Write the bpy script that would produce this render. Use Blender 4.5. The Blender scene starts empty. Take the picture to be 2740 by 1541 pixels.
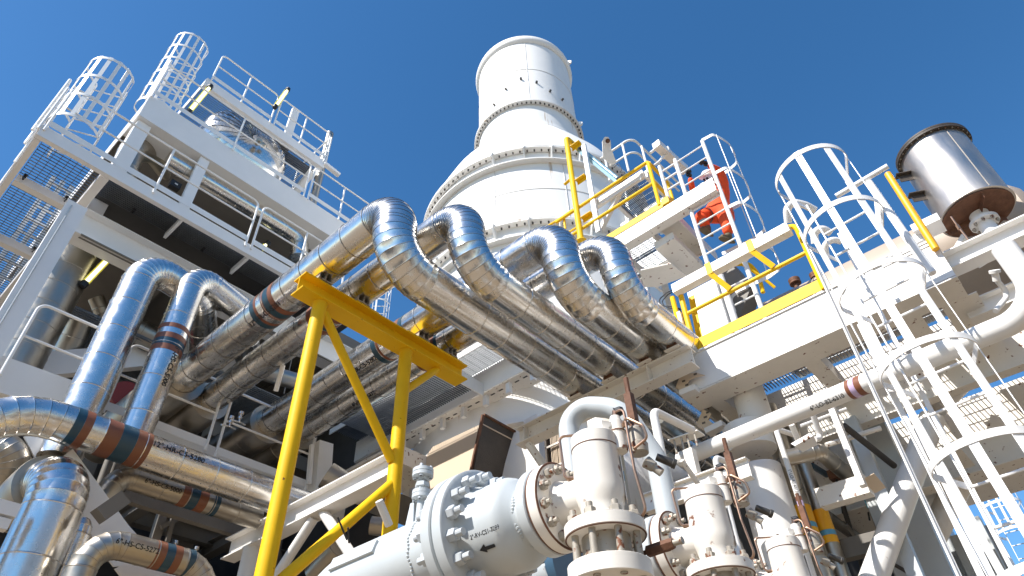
import bpy, math, random
from mathutils import Vector as V, Matrix, Quaternion
random.seed(7)
S = bpy.context.scene
C = S.collection
# ---------------------------------------------------------------- camera
CR = [V((0.66924619, -0.74233419, -0.03239572)), V((0.47921501, 0.46453147, -0.74469019)), V((0.56785782, 0.48285656, 0.66662361))]
cam = bpy.data.cameras.new('camera'); camo = bpy.data.objects.new('camera', cam); C.objects.link(camo)
cam.sensor_width = 36; cam.lens = 1802.66 / 2740 * 36; cam.clip_start = .05; cam.clip_end = 5000
m3 = Matrix((CR[0], -CR[1], -CR[2])).transposed()
camo.matrix_world = m3.to_4x4()
S.camera = camo
# ---------------------------------------------------------------- sky, sun, exposure
SUN_AZ, SUN_EL = math.radians(167), math.radians(45)
w = bpy.data.worlds.new('World'); S.world = w; w.use_nodes = True
nt = w.node_tree; bg = nt.nodes['Background']
sky = nt.nodes.new('ShaderNodeTexSky'); sky.sky_type = 'NISHITA'; sky.sun_disc = False
sky.sun_elevation = SUN_EL; sky.sun_rotation = math.radians(90) - SUN_AZ
sky.altitude = 300; sky.air_density = 1.0; sky.dust_density = .3; sky.ozone_density = 2.2
hs = nt.nodes.new('ShaderNodeHueSaturation'); hs.inputs['Saturation'].default_value = 1.28; hs.inputs['Hue'].default_value = .4985
nt.links.new(sky.outputs[0], hs.inputs['Color']); nt.links.new(hs.outputs[0], bg.inputs[0]); bg.inputs[1].default_value = .113
sl = bpy.data.lights.new('sun', 'SUN'); sl.energy = 4.6; sl.angle = math.radians(.5); sl.color = (1, .955, .89)
so = bpy.data.objects.new('sun', sl); C.objects.link(so)
sd = V((math.cos(SUN_AZ) * math.cos(SUN_EL), math.sin(SUN_AZ) * math.cos(SUN_EL), math.sin(SUN_EL)))
so.rotation_euler = sd.to_track_quat('Z', 'Y').to_euler(); so.location = (-20, 0, 30)
S.view_settings.view_transform = 'Standard'; S.view_settings.look = 'None'; S.view_settings.gamma = 1
S.view_settings.exposure = .78
S.cycles.max_bounces = 8; S.cycles.diffuse_bounces = 5; S.cycles.glossy_bounces = 5
# ---------------------------------------------------------------- picture rays: where a sight line meets a plane of the plant
def ray(p): return CR[0] * ((p[0] - 1370) / 1802.66) + CR[1] * ((p[1] - 770.5) / 1802.66) + CR[2]
def P(p, s): return ray(p) * s
def PX(p, X): r = ray(p); return r * (X / r.x)
def PY(p, Y): r = ray(p); return r * (Y / r.y)
def PZ(p, Z): r = ray(p); return r * (Z / r.z)
def W(ox, oy, k=3.6229): return lambda x, y: (ox + x / k, oy + y / k)
a1, a2, a3, a4, a5, a6, a7, a8 = W(0, 80), W(500, 200), W(0, 400), W(0, 800), W(0, 1141), W(600, 480), W(600, 800), W(600, 1141)
b1, b2, b3, b4, b5, b6, b7, b8 = W(1100, 60), W(1100, 460), W(1500, 340), W(2040, 320), W(2040, 700), W(2040, 1141), W(1300, 1141), W(1300, 800, 3.22)
e1, e2, e3, e4 = W(1640, 380, 4.261), W(1440, 1040, 2.893), W(2300, 1100, 3.286), W(1480, 340, 5.175)
d1, d2 = W(200, 1080, 3.142), W(440, 960, 4.2625)
c1, c2, c3, c4, c5, c6 = W(1960, 1100, 3.285), W(1700, 1000, 4.83), W(2240, 640, 2.898), W(200, 380, 3.68), W(1680, 620, 3.8133), W(1040, 880, 3.45)
AX = {'x': V((1, 0, 0)), 'y': V((0, 1, 0)), 'z': V((0, 0, 1))}
def to(p0, ax, px):            # the point of sight line px nearest to the line p0 + t*ax
    r = ray(px).normalized(); d = AX[ax] if isinstance(ax, str) else ax.normalized()
    b = r.dot(d)
    u = (r.dot(p0) - b * d.dot(p0)) / (1 - b * b)
    return r * u
def on(p0, ax, px):            # the same, but snapped onto the straight axis
    d = AX[ax] if isinstance(ax, str) else ax.normalized()
    q = to(p0, ax, px); return p0 + d * (q - p0).dot(d)
# ---------------------------------------------------------------- materials
def mat(name, col, rough=.5, metal=0., var=.08, rust=0., bump=0., bscale=8., rustcol=(.17, .06, .025), rvar=.0, scale=3., coat=0., stretch=None, rscale=22, rstretch=None):
    m = bpy.data.materials.new(name); m.use_nodes = True; t = m.node_tree; n = t.nodes; L = t.links
    b = n['Principled BSDF']; b.inputs['Roughness'].default_value = rough; b.inputs['Metallic'].default_value = metal
    if coat: b.inputs['Coat Weight'].default_value = coat
    geo = n.new('ShaderNodeNewGeometry'); vec = geo.outputs['Position']
    if stretch:
        mp = n.new('ShaderNodeMapping'); mp.inputs['Scale'].default_value = stretch; L.new(vec, mp.inputs[0]); vec2 = mp.outputs[0]
    else: vec2 = vec
    nz = n.new('ShaderNodeTexNoise'); nz.inputs['Scale'].default_value = scale; nz.inputs['Detail'].default_value = 6; nz.inputs['Roughness'].default_value = .65
    L.new(vec2, nz.inputs['Vector'])
    mx = n.new('ShaderNodeMix'); mx.data_type = 'RGBA'
    mx.inputs[6].default_value = (*[c * (1 - var * 1.6) for c in col], 1); mx.inputs[7].default_value = (*[min(1, c * (1 + var)) for c in col], 1)
    L.new(nz.outputs[0], mx.inputs[0]); out = mx.outputs[2]
    if rust > 0:
        n2 = n.new('ShaderNodeTexNoise'); n2.inputs['Scale'].default_value = rscale; n2.inputs['Detail'].default_value = 4; L.new(vec, n2.inputs['Vector'])
        if rstretch:
            mp2 = n.new('ShaderNodeMapping'); mp2.inputs['Scale'].default_value = rstretch; L.new(vec, mp2.inputs[0]); L.new(mp2.outputs[0], n2.inputs['Vector'])
        r2 = n.new('ShaderNodeValToRGB'); r2.color_ramp.elements[0].position = 1 - rust; r2.color_ramp.elements[1].position = min(1, 1 - rust + .05)
        L.new(n2.outputs[0], r2.inputs[0])
        m2 = n.new('ShaderNodeMix'); m2.data_type = 'RGBA'; m2.inputs[7].default_value = (*rustcol, 1)
        L.new(r2.outputs[0], m2.inputs[0]); L.new(out, m2.inputs[6]); out = m2.outputs[2]
    L.new(out, b.inputs['Base Color'])
    if rvar:
        n3 = n.new('ShaderNodeTexNoise'); n3.inputs['Scale'].default_value = scale * 1.7; n3.inputs['Detail'].default_value = 5; L.new(vec2, n3.inputs['Vector'])
        mr = n.new('ShaderNodeMapRange'); mr.inputs[1].default_value = .3; mr.inputs[2].default_value = .7
        mr.inputs[3].default_value = max(.03, rough - rvar); mr.inputs[4].default_value = rough + rvar
        L.new(n3.outputs[0], mr.inputs[0]); L.new(mr.outputs[0], b.inputs['Roughness'])
    if bump:
        n4 = n.new('ShaderNodeTexNoise'); n4.inputs['Scale'].default_value = bscale; n4.inputs['Detail'].default_value = 3; L.new(vec, n4.inputs['Vector'])
        bp = n.new('ShaderNodeBump'); bp.inputs['Strength'].default_value = bump; bp.inputs['Distance'].default_value = .02
        L.new(n4.outputs[0], bp.inputs['Height']); L.new(bp.outputs[0], b.inputs['Normal'])
    return m
M = {}
M['white'] = mat('white_paint', (.77, .75, .72), .42, var=.07, rust=.28, bump=.05, bscale=6, rstretch=(1, 1, .45))
M['white2'] = mat('clean_white_paint', (.80, .79, .775), .38, var=.04, bump=.03, bscale=4)
M['cream'] = mat('cream_white_paint', (.76, .72, .655), .45, var=.09, rust=.35, bump=.05, bscale=14, rscale=16)
M['stackw'] = mat('stack_paint', (.80, .785, .755), .5, var=.05, rust=.335, bump=.06, bscale=1.2, rscale=3.2, scale=1.2, rustcol=(.50, .40, .30), rstretch=(1.6, 1.6, .16))
M['grey'] = mat('pale_grey_paint', (.50, .53, .54), .38, var=.06, rust=.25, bump=.05, bscale=10)
M['yellow'] = mat('yellow_paint', (.84, .50, .008), .5, var=.07, rust=.295, bump=.08, bscale=9)
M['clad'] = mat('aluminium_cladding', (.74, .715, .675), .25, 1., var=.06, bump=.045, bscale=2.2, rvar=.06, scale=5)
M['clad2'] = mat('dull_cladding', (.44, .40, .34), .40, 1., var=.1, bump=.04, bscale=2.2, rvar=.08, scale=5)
M['steel'] = mat('brushed_stainless', (.56, .51, .46), .44, 1., var=.2, bump=.03, bscale=30, rvar=.1, scale=4, stretch=(1, 1, .25))
M['seam'] = mat('seam_shadow_gap', (.13, .12, .11), .5, .6)
M['grat'] = mat('galvanised_grating', (.20, .21, .22), .5, .7, var=.2)
M['dark'] = mat('dark_rubber', (.02, .02, .022), .5, var=.2)
M['black'] = mat('stencil_ink', (.012, .012, .014), .6)
M['brown'] = mat('brown_band', (.21, .075, .036), .42, var=.08)
M['blue'] = mat('blue_band', (.018, .06, .095), .35, var=.08)
M['lilac'] = mat('lilac_band', (.55, .42, .62), .4)
M['rusty'] = mat('rusted_steel', (.17, .075, .04), .7, .2, var=.5, scale=12, bump=.2, bscale=40)
M['tubing'] = mat('tarnished_tubing', (.42, .27, .19), .35, .9, var=.25, scale=14)
M['bolt'] = mat('painted_bolt', (.40, .36, .30), .5, .2, var=.25, rust=.43, rscale=30)
M['gbolt'] = mat('grey_bolt', (.47, .50, .52), .42, 0, var=.12, rust=.24)
M['boltd'] = mat('dark_stud', (.09, .085, .08), .5, .6, var=.3)
M['orange'] = mat('orange_coverall', (.85, .085, .012), .8, var=.12, scale=9, bump=.3, bscale=12)
M['helmet'] = mat('helmet_shell', (.82, .80, .76), .25, var=.03)
M['skin'] = mat('skin', (.33, .15, .09), .55)
M['boot'] = mat('boot_leather', (.13, .095, .05), .7, var=.3, scale=20)
M['ground'] = mat('concrete_yard', (.235, .18, .12), .85, var=.18, scale=.6)
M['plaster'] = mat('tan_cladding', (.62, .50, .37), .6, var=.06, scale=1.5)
M['darkbox'] = mat('dark_brown_steel_and_shade', (.055, .042, .032), .6, var=.3, scale=8, bump=.2, bscale=60)  # real dark steel, and the painted shade on the hood's end
M['beige'] = mat('beige_vessel_skin', (.42, .335, .26), .5, var=.12, scale=2)
M['interior'] = mat('shade_toned_steel', (.17, .155, .135), .6, var=.15)  # grey steel darkened so the interiors read as deep in shade
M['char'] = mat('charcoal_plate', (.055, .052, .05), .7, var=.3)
M['red'] = mat('dark_red_paint', (.20, .02, .02), .5)
M['lbl'] = mat('light_blue_label', (.10, .35, .55), .4)
M['cyan'] = mat('cyan_band', (.08, .45, .60), .4)
M['amber'] = mat('amber_band', (.85, .42, .01), .45)
M['bluep'] = mat('blue_paint', (.045, .10, .16), .4)
M['acr'] = mat('lamp_diffuser', (.30, .46, .52), .12, .3, var=.1)
M['yellow'].node_tree.nodes['Principled BSDF'].inputs['Specular IOR Level'].default_value = .22
M['seamw'] = mat('weld_seam_paint', (.68, .66, .62), .6, var=.2)
def glow(name, col, e):
    m = mat(name, col, .4); b = m.node_tree.nodes['Principled BSDF']; b.inputs['Emission Color'].default_value = (*col, 1); b.inputs['Emission Strength'].default_value = e; return m
M['tubelit'] = glow('lit_tube', (1, .97, .62), 1.1)
M['tubey'] = mat('yellow_lamp_cover', (.75, .68, .12), .3)
# ---------------------------------------------------------------- mesh builder
ORG = {}
def frame(d, up=None):
    d = d.normalized()
    if up is None or abs(d.dot(up.normalized())) > .98: up = V((0, 0, 1)) if abs(d.z) < .9 else V((0, 1, 0))
    s = d.cross(up).normalized(); u = s.cross(d).normalized(); return s, u
class MB:
    def __init__(self): self.v = []; self.f = []; self.mi = []
    def add(self, vs, fs, mi=0):
        o = len(self.v); self.v += [V(x) for x in vs]; self.f += [[i + o for i in f] for f in fs]; self.mi += [mi] * len(fs); return self
    def hexa(self, a, b, mi=0):   # two quads
        return self.add(list(a) + list(b), [(3, 2, 1, 0), (4, 5, 6, 7), (0, 1, 5, 4), (1, 2, 6, 5), (2, 3, 7, 6), (3, 0, 4, 7)], mi)
    def beam(self, p0, p1, w, h, up=None, off=(0, 0), mi=0):
        d = (p1 - p0); s, u = frame(d, up); o = s * off[0] + u * off[1]
        q = [(-1, -1), (1, -1), (1, 1), (-1, 1)]
        return self.hexa([p0 + o + s * x * w / 2 + u * y * h / 2 for x, y in q][::-1], [p1 + o + s * x * w / 2 + u * y * h / 2 for x, y in q][::-1], mi)
    def box(self, lo, hi, mi=0):
        x0, y0, z0 = lo; x1, y1, z1 = hi
        return self.add([(x0, y0, z0), (x1, y0, z0), (x1, y1, z0), (x0, y1, z0), (x0, y0, z1), (x1, y0, z1), (x1, y1, z1), (x0, y1, z1)],
            [(3, 2, 1, 0), (4, 5, 6, 7), (0, 1, 5, 4), (1, 2, 6, 5), (2, 3, 7, 6), (3, 0, 4, 7)], mi)
    def ibeam(self, p0, p1, h, w, tf=.018, tw=.014, up=None):
        self.beam(p0, p1, w, tf, up, (0, h / 2 - tf / 2)); self.beam(p0, p1, w, tf, up, (0, -h / 2 + tf / 2)); self.beam(p0, p1, tw, h - 2 * tf, up); return self
    def channel(self, p0, p1, h, w, t=.012, up=None, side=1):
        self.beam(p0, p1, t, h, up); self.beam(p0, p1, w, t, up, (side * (w / 2 + t / 2), h / 2 - t / 2)); self.beam(p0, p1, w, t, up, (side * (w / 2 + t / 2), -h / 2 + t / 2)); return self
    def rings(self, rings, cap=True, mi=0, mis=None, closed=False):
        n = len(rings[0]); o = len(self.v)
        for r in rings: self.v += [V(x) for x in r]
        for k in range(len(rings) - 1):
            for i in range(n):
                j = (i + 1) % n; self.f.append([o + k * n + i, o + k * n + j, o + (k + 1) * n + j, o + (k + 1) * n + i]); self.mi.append(mis[k] if mis else mi)
        if cap:
            self.f.append([o + i for i in range(n)][::-1]); self.mi.append(mi); e = o + (len(rings) - 1) * n
            self.f.append([e + i for i in range(n)]); self.mi.append(mi)
        return self
    def lathe(self, p0, d, prof, seg=32, cap=True, mi=0, a0=0., a1=None, mis=None):   # prof: (t, r)
        d = d.normalized(); s, u = frame(d)
        rs = [[p0 + d * t + (s * math.cos(2 * math.pi * i / seg) + u * math.sin(2 * math.pi * i / seg)) * max(r, 1e-4) for i in range(seg)] for t, r in prof]
        return self.rings(rs, cap, mi, mis)
    def cyl(self, p0, p1, r, r1=None, seg=16, mi=0):
        return self.lathe(p0, p1 - p0, [(0, r), ((p1 - p0).length, r if r1 is None else r1)], seg, True, mi)
    def tube(self, pts, r, bend=.1, seg=12, mi=0, step=12, closed=False, flat=None):
        path = fillet(pts, bend, step); rs = []; s, u = frame(path[0][1]); pt = path[0][1]
        for p, t, k in path:
            q = pt.rotation_difference(t); s = q @ s; u = q @ u; pt = t
            if flat: rs.append([p + s * x * flat[0] / 2 + u * y * flat[1] / 2 for x, y in ((-1, -1), (1, -1), (1, 1), (-1, 1))])
            else: rs.append([p + (s * math.cos(2 * math.pi * i / seg) + u * math.sin(2 * math.pi * i / seg)) * r for i in range(seg)])
        return self.rings(rs, True, mi)
    def plate(self, pts, th, mi=0, n=None):
        n = n or (pts[1] - pts[0]).cross(pts[2] - pts[0]).normalized(); k = len(pts)
        vs = [p + n * th / 2 for p in pts] + [p - n * th / 2 for p in pts]
        return self.add(vs, [list(range(k)), list(range(2 * k - 1, k - 1, -1))] + [[i, i + k, (i + 1) % k + k, (i + 1) % k] for i in range(k)], mi)
    def hexn(self, p, d, af, h, rot=0., mi=0):  # hexagon nut
        s, u = frame(d); d = d.normalized(); R = af / math.sqrt(3)
        c = [(s * math.cos(rot + i * math.pi / 3) + u * math.sin(rot + i * math.pi / 3)) for i in range(6)]
        return self.rings([[p + x * R for x in c], [p + x * R + d * h * .85 for x in c], [p + x * R * .86 + d * h for x in c]], True, mi)
    def build(self, name, m, parent=None, label=None, smooth=30, loc=None):
        if parent is not None:
            o0 = ORG[parent.name]
        else:
            o0 = loc if loc is not None else sum(self.v[:200], V()) / len(self.v[:200])
        me = bpy.data.meshes.new(name)
        me.from_pydata([tuple(x - o0) for x in self.v], [], self.f)
        ms = m if isinstance(m, (list, tuple)) else [m]
        for k in ms: me.materials.append(M[k])
        me.polygons.foreach_set('material_index', self.mi)
        import bmesh
        bm = bmesh.new(); bm.from_mesh(me); bmesh.ops.recalc_face_normals(bm, faces=bm.faces); bm.to_mesh(me); bm.free()
        if smooth:
            me.polygons.foreach_set('use_smooth', [True] * len(me.polygons)); me.set_sharp_from_angle(angle=math.radians(smooth))
        o = bpy.data.objects.new(name, me); C.objects.link(o); ORG[o.name] = o0
        if parent is not None: o.parent = parent
        else: o.location = o0
        if label: o['label'] = label
        return o
def fillet(pts, bend, step=12):
    pts = [pts[0]] + [b for a, b in zip(pts, pts[1:]) if (b - a).length > 1e-5]
    out = [(pts[0], (pts[1] - pts[0]).normalized(), 's')]
    for i in range(1, len(pts) - 1):
        a, b, c = pts[i - 1], pts[i], pts[i + 1]; d0 = (b - a).normalized(); d1 = (c - b).normalized()
        ang = d0.angle(d1)
        if ang < .02: out.append((b, d0, 's')); continue
        bd = bend[i - 1] if isinstance(bend, (list, tuple)) else bend
        T = bd * math.tan(ang / 2); T = min(T, (b - a).length * (.499 if not isinstance(bend, (list, tuple)) else .7), (c - b).length * (.499 if not isinstance(bend, (list, tuple)) else .7)); R = T / math.tan(ang / 2)
        p0 = b - d0 * T; nrm = (d1 - d0 * d0.dot(d1)).normalized(); cen = p0 + nrm * R
        st_ = step[i - 1] if isinstance(step, (list, tuple)) else step
        n = max(2, int(math.degrees(ang) / st_ + .5))
        for k in range(n + 1):
            t = ang * k / n; out.append((cen - nrm * R * math.cos(t) + d0 * R * math.sin(t), d0 * math.cos(t) + nrm * math.sin(t), 'e' if k < n else 's'))
    out.append((pts[-1], (pts[-1] - pts[-2]).normalized(), 'x'))
    return out
def tag(o, label, cat, group=None, kind=None):
    if kind: o['kind'] = kind
    if label: o['label'] = label
    if cat: o['category'] = cat
    if group: o['group'] = group
    return o
def thing(name, label, cat, loc, group=None):
    o = bpy.data.objects.new(name, None); o.empty_display_size = .1; C.objects.link(o); o.location = loc; ORG[o.name] = V(loc)
    return tag(o, label, cat, group)
def copy_thing(o, loc, rz=0, label=None, scale=None):
    c = o.copy(); C.objects.link(c); c.location = loc; c.rotation_euler.z = o.rotation_euler.z + rz
    if scale: c.scale = (scale,) * 3
    if label: c['label'] = label
    for ch in list(o.children):
        d = ch.copy(); C.objects.link(d); d.parent = c
        for g in list(ch.children):
            e = g.copy(); C.objects.link(e); e.parent = d
    return c
# ---------------------------------------------------------------- insulated pipe with lapped metal jackets
def cladpath(pts, bend, seg_len=.55, gore=14):
    base = fillet(pts, bend, gore); out = []
    for i in range(len(base) - 1):
        (p, t, k), (q, t2, k2) = base[i], base[i + 1]
        out.append((p, t))
        L = (q - p).length
        if k == 's' and L > seg_len * 1.3:
            n = int(L / seg_len + .5)
            for j in range(1, n): out.append((p.lerp(q, j / n), t))
    out.append((base[-1][0], base[-1][1])); return out
def clad_mesh(mb, pts, r, bend, seg_len=.55, gore=14, seg=44, lap=.0026):
    path = cladpath(pts, bend, seg_len, gore); rs = []; mis = []
    s, u = frame(path[0][1]); pt = path[0][1]; fr = []
    for p, t in path:
        q = pt.rotation_difference(t); s = q @ s; u = q @ u; pt = t; fr.append((p, t, s.copy(), u.copy()))
    cs = [(math.cos(2 * math.pi * i / seg), math.sin(2 * math.pi * i / seg)) for i in range(seg)]
    def ring(p, s, u, R): return [p + (s * c + u * n) * R for c, n in cs]
    for i in range(len(fr) - 1):
        p, t, s, u = fr[i]; q, t2, s2, u2 = fr[i + 1]; L = (q - p).length; d = (q - p) / L
        e = min(.012, L * .12); lap_ = lap * min(1, .45 + L * 2.2)
        k = 1 + random.uniform(-.002, .002)
        rs += [ring(p, s, u, r * k), ring(p + d * e, s, u, r * k), ring(q - d * e * 1.6, s2, u2, r * k + lap_), ring(q - d * e * .9, s2, u2, r * k + lap_ * 2.6), ring(q - d * e * .4, s2, u2, r * k + lap_ * 2.2), ring(q - d * e * .36, s2, u2, r - min(.006, max(.0008, (L - .04) * .03)))]
        mis += [0, 0, 0, 0, 1, 1]
    mis = mis[:len(rs) - 1]
    mb.rings(rs, True, 0, mis); return fr
def clad_pipe(label, pts, r, bend, seg_len=.55, gore=14, m='clad', bands=(), group=None, name='insulated_pipe', texts=(), rivets=None, cat='pipe'):
    t = thing(name, label, cat, pts[0], group)
    mb = MB(); clad_mesh(mb, pts, r, bend, seg_len, gore); mb.build('cladding', [m, 'seam'], t, smooth=22)
    for (p0, p1, mm) in bands:     # painted bands wrapped round the jacket
        b = MB(); d = (p1 - p0); b.lathe(p0, d, [(0, r - .004), (0, r + .0045), (d.length, r + .0045), (d.length, r - .004)], 44); b.build('colour_band', mm, t)
    if rivets:
        b = MB()
        for (p0, p1, out) in rivets:
            n = int((p1 - p0).length / .11); dd = (p1 - p0).normalized(); o = (out - dd * out.dot(dd)).normalized()
            for k in range(n):
                c = p0.lerp(p1, (k + .5) / n) + o * (r + .002); b.lathe(c, o, [(0, .006), (.005, .004)], 6)
        b.build('rivet_row', 'seam', t)['kind'] = 'stuff'
    for tx in texts: text_on(t, r, *tx)
    return t
def text_on(parent, r, string, p0, d, out, size, m='black', name='stencil_lettering', off=.007, sx=1.):
    cu = bpy.data.curves.new('t', 'FONT'); cu.body = string; cu.size = size; cu.align_x = 'CENTER'; cu.align_y = 'CENTER'; cu.resolution_u = 3; cu.offset = size * .012
    ob = bpy.data.objects.new('t', cu); C.objects.link(ob); dg = bpy.context.evaluated_depsgraph_get(); dg.update()
    me = bpy.data.meshes.new_from_object(ob.evaluated_get(dg)); bpy.data.objects.remove(ob); bpy.data.curves.remove(cu)
    d = d.normalized(); out = (out - d * out.dot(d)).normalized(); y = out.cross(d); o0 = ORG[parent.name] if parent else p0
    for v in me.vertices:
        a = v.co.y / r if r else 0
        q = (p0 + d * v.co.x * sx + ((out * math.cos(a) + y * math.sin(a)) * (r + off) if r else out * off + y * v.co.y))
        v.co = q - o0
    me.materials.clear(); me.materials.append(M[m]); me.name = name
    for p in me.polygons: p.material_index = 0
    o = bpy.data.objects.new(name, me); C.objects.link(o)
    if parent: o.parent = parent
    ORG[o.name] = o0
    return o
def axis_pt(p0, d, px): return on(p0, d, px)
# ---------------------------------------------------------------- handrails
def railing(label, a, b, n=3, h=1.07, m='white2', r=.021, toe=.12, closed=(1, 1), group=None, mid=.52, toe_m=None, name='handrail', loop=True, foot=.12, toew=.008):
    t = thing(name, label, 'handrail', a, group); Z = V((0, 0, h)); F = V((0, 0, -foot)); d = (b - a).normalized()
    mb = MB(); mb.tube([a + F, a + Z, b + Z, b + F] if closed == (1, 1) else ([a + F, a + Z, b + Z] if closed[0] else ([a + Z, b + Z, b + F] if closed[1] else [a + Z, b + Z])), r, .12, 10); mb.build('top_rail', m, t)
    mb = MB(); mb.tube([a + Z * mid, b + Z * mid], r * .85, .1, 10); mb.build('mid_rail', m, t)
    for k in range(n):
        f = (k + 1) / (n + 1); p = a.lerp(b, f); mb = MB(); mb.cyl(p + F, p + Z, r, seg=10); mb.build('post', m, t)
    if toe:
        up = V((0, 0, 1)); s = d.cross(up)
        mb = MB(); mb.beam(a + up * toe * .62, b + up * toe * .62, toew, toe, up, (0, 0)); mb.build('toe_board', toe_m or m, t)
    return t
def ladder_cage(label, c, z0, z1, face, zc0, w=.42, R=.36, dep=.62, hoops=.65, bars=5, rung=.3, m='white2', stile=(.065, .014), top_ext=0, group=None, hoopw=.06, rr=.012, ztop=None, skip_ladder=False, barw=.05):
    """ladder in the plane through c; face = unit vector from the ladder towards the open back of the cage"""
    t = thing('caged_ladder', label, 'ladder', V((c.x, c.y, z0)), group); s = V((0, 0, 1)).cross(face).normalized()
    ztop = ztop or z1
    if not skip_ladder:
        for k in (-1, 1):
            q = c + s * k * w / 2; mb = MB(); mb.beam(V((q.x, q.y, z0)), V((q.x, q.y, z1)), stile[0], stile[1], s); mb.build('stile', m, t)
        z = z0 + .15
        while z < min(z1, ztop) - .05:
            q = V((c.x, c.y, z)); mb = MB(); mb.cyl(q - s * w / 2, q + s * w / 2, rr, seg=8); mb.build('rung', m, t); z += rung
    def hoop_pts(z, n=26):
        pts = []
        q = V((c.x, c.y, z))
        pts.append(q + s * w / 2)
        for k in range(n + 1):
            a = -math.pi / 2 - .0 + math.pi * k / n + 0
            pts.append(q + face * (dep - R) + s * (-math.sin(a)) * R + face * math.cos(a) * R)
        pts.append(q - s * w / 2)
        return pts
    z = zc0
    while z < z1 + .01:
        pts = hoop_pts(z); mb = MB(); rs = []
        for i, p in enumerate(pts):
            tt = (pts[min(i + 1, len(pts) - 1)] - pts[max(i - 1, 0)]).normalized(); n = tt.cross(V((0, 0, 1))).normalized(); u = V((0, 0, 1))
            rs.append([p + n * x * .008 / 2 + u * y * hoopw / 2 for x, y in ((-1, -1), (1, -1), (1, 1), (-1, 1))])
        mb.rings(rs); mb.build('hoop', m, t); z += hoops
    for k in range(bars):
        a = -math.pi / 2 + math.pi * (k + .5) / bars if bars > 5 else -math.pi / 2 + math.pi * k / (bars - 1)
        o = s * (-math.sin(a)) * (R - .008) + face * ((dep - R) + math.cos(a) * (R - .008)); q = c + o
        mb = MB(); rad = (s * (-math.sin(a)) + face * math.cos(a)); mb.beam(V((q.x, q.y, zc0 - .03)), V((q.x, q.y, z1 + .005)), .007, barw, rad.cross(V((0, 0, 1)))); mb.build('cage_bar', m, t)
    return t
def grating(mb, x0, x1, y0, y1, z, along='y', pitch=.045, th=.005, h=.03, cross=.11):
    # bearing bars along one axis, thin cross rods along the other
    if along == 'y':
        n = int((x1 - x0) / pitch)
        for k in range(n + 1): x = x0 + k * pitch; mb.box((x - th / 2, y0, z), (x + th / 2, y1, z + h))
        n = int((y1 - y0) / cross)
        for k in range(n + 1): y = y0 + k * cross; mb.box((x0, y - .004, z + h + .0005), (x1, y + .004, z + h + .008))
    else:
        n = int((y1 - y0) / pitch)
        for k in range(n + 1): y = y0 + k * pitch; mb.box((x0, y - th / 2, z), (x1, y + th / 2, z + h))
        n = int((x1 - x0) / cross)
        for k in range(n + 1): x = x0 + k * cross; mb.box((x - .004, y0, z + h + .0005), (x + .004, y1, z + h + .008))
    return mb
def flange(mb, p, d, R, th, bore=0): d = d.normalized(); return mb.lathe(p - d * th / 2, d, [(0, R * .985), (.004, R), (th - .004, R), (th, R * .985)], 48)
def nut_ring(parent, p, d, Rb, n, af=.04, h=.035, stud=.02, studr=.013, m='bolt', ms='boltd', rot=0., name='nut'):
    d = d.normalized(); s, u = frame(d)
    for k in range(n):
        a = rot + 2 * math.pi * k / n; q = p + (s * math.cos(a) + u * math.sin(a)) * Rb
        mb = MB(); mb.hexn(q, d, af, h, a); mb.cyl(q, q + d * (h + stud), studr, seg=12); mb.build(name, m, parent)
X_, Y_, Z_ = AX['x'], AX['y'], AX['z']
# ================================================================ ground
g = MB(); g.add([(-400, -400, -1.6), (400, -400, -1.6), (400, 400, -1.6), (-400, 400, -1.6)], [(0, 1, 2, 3)])
tag(g.build('ground', 'ground', loc=V((0, 0, -1.6))), None, None, kind='structure')
# ================================================================ left process module
LM = thing('process_module', 'tall white steel process module on the left with deep girders and dark pipework inside', 'process module', (0.8, 10, -1.6))
def part(mb, name, m, T, **k): return mb.build(name, m, T, **k)
# box column (face towards camera on Y = 9.6)
mb = MB(); mb.box((.68, 9.6, -1.6), (.97, 9.75, 8.3)); part(mb, 'column', 'white2', LM)
# edge frame of the middle deck: front fascia channel, end beam, cross members
YF = 9.3
mb = MB(); mb.beam(V((-.14, YF, 9.0)), V((5.6, YF, 9.0)), .012, .24, Z_); mb.box((-.13, YF + .008, 8.88), (5.6, YF + .09, 8.892)); part(mb, 'fascia_beam', 'white2', LM)
mb = MB(); mb.beam(V((-.14, YF + .01, 9.0)), V((-.14, 14.5, 9.0)), .012, .24, Z_); mb.box((-.13, YF + .095, 8.876), (-.05, 14.5, 8.89)); part(mb, 'end_beam', 'white2', LM)
mb = MB(); mb.beam(V((.93, YF + .1, 8.96)), V((.93, 14.5, 8.96)), .14, .18, Z_); part(mb, 'cross_beam', 'white2', LM)
for y in (10.55, 12.2): mb = MB(); mb.beam(V((-.04, y, 8.96)), V((.85, y, 8.96)), .14, .16, Z_); part(mb, 'cross_beam', 'white2', LM)
for x in (2.25, 3.55, 4.75): mb = MB(); mb.beam(V((x, YF + .1, 8.94)), V((x, 10.0, 8.94)), .05, .12, Z_); part(mb, 'cross_beam', 'white2', LM)
# open-mesh deck
mb = MB(); grating(mb, -.03, .85, YF + .1, 14.5, 9.04, 'x', .075, .005, .02, .11); part(mb, 'deck_grating', 'grat', LM)
mb = MB(); grating(mb, 1.0, 5.6, YF + .1, 10.0, 9.02, 'x', .045, .006, .03, .13); part(mb, 'deck_grating', 'grat', LM)
mb = MB(); mb.box((1.0, YF + .1, 9.2), (6.3, 10.75, 9.21)); part(mb, 'dark_cover_sheet', 'char', LM)  # dark sheet added above the grating to close gaps in the shaded bay
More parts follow.
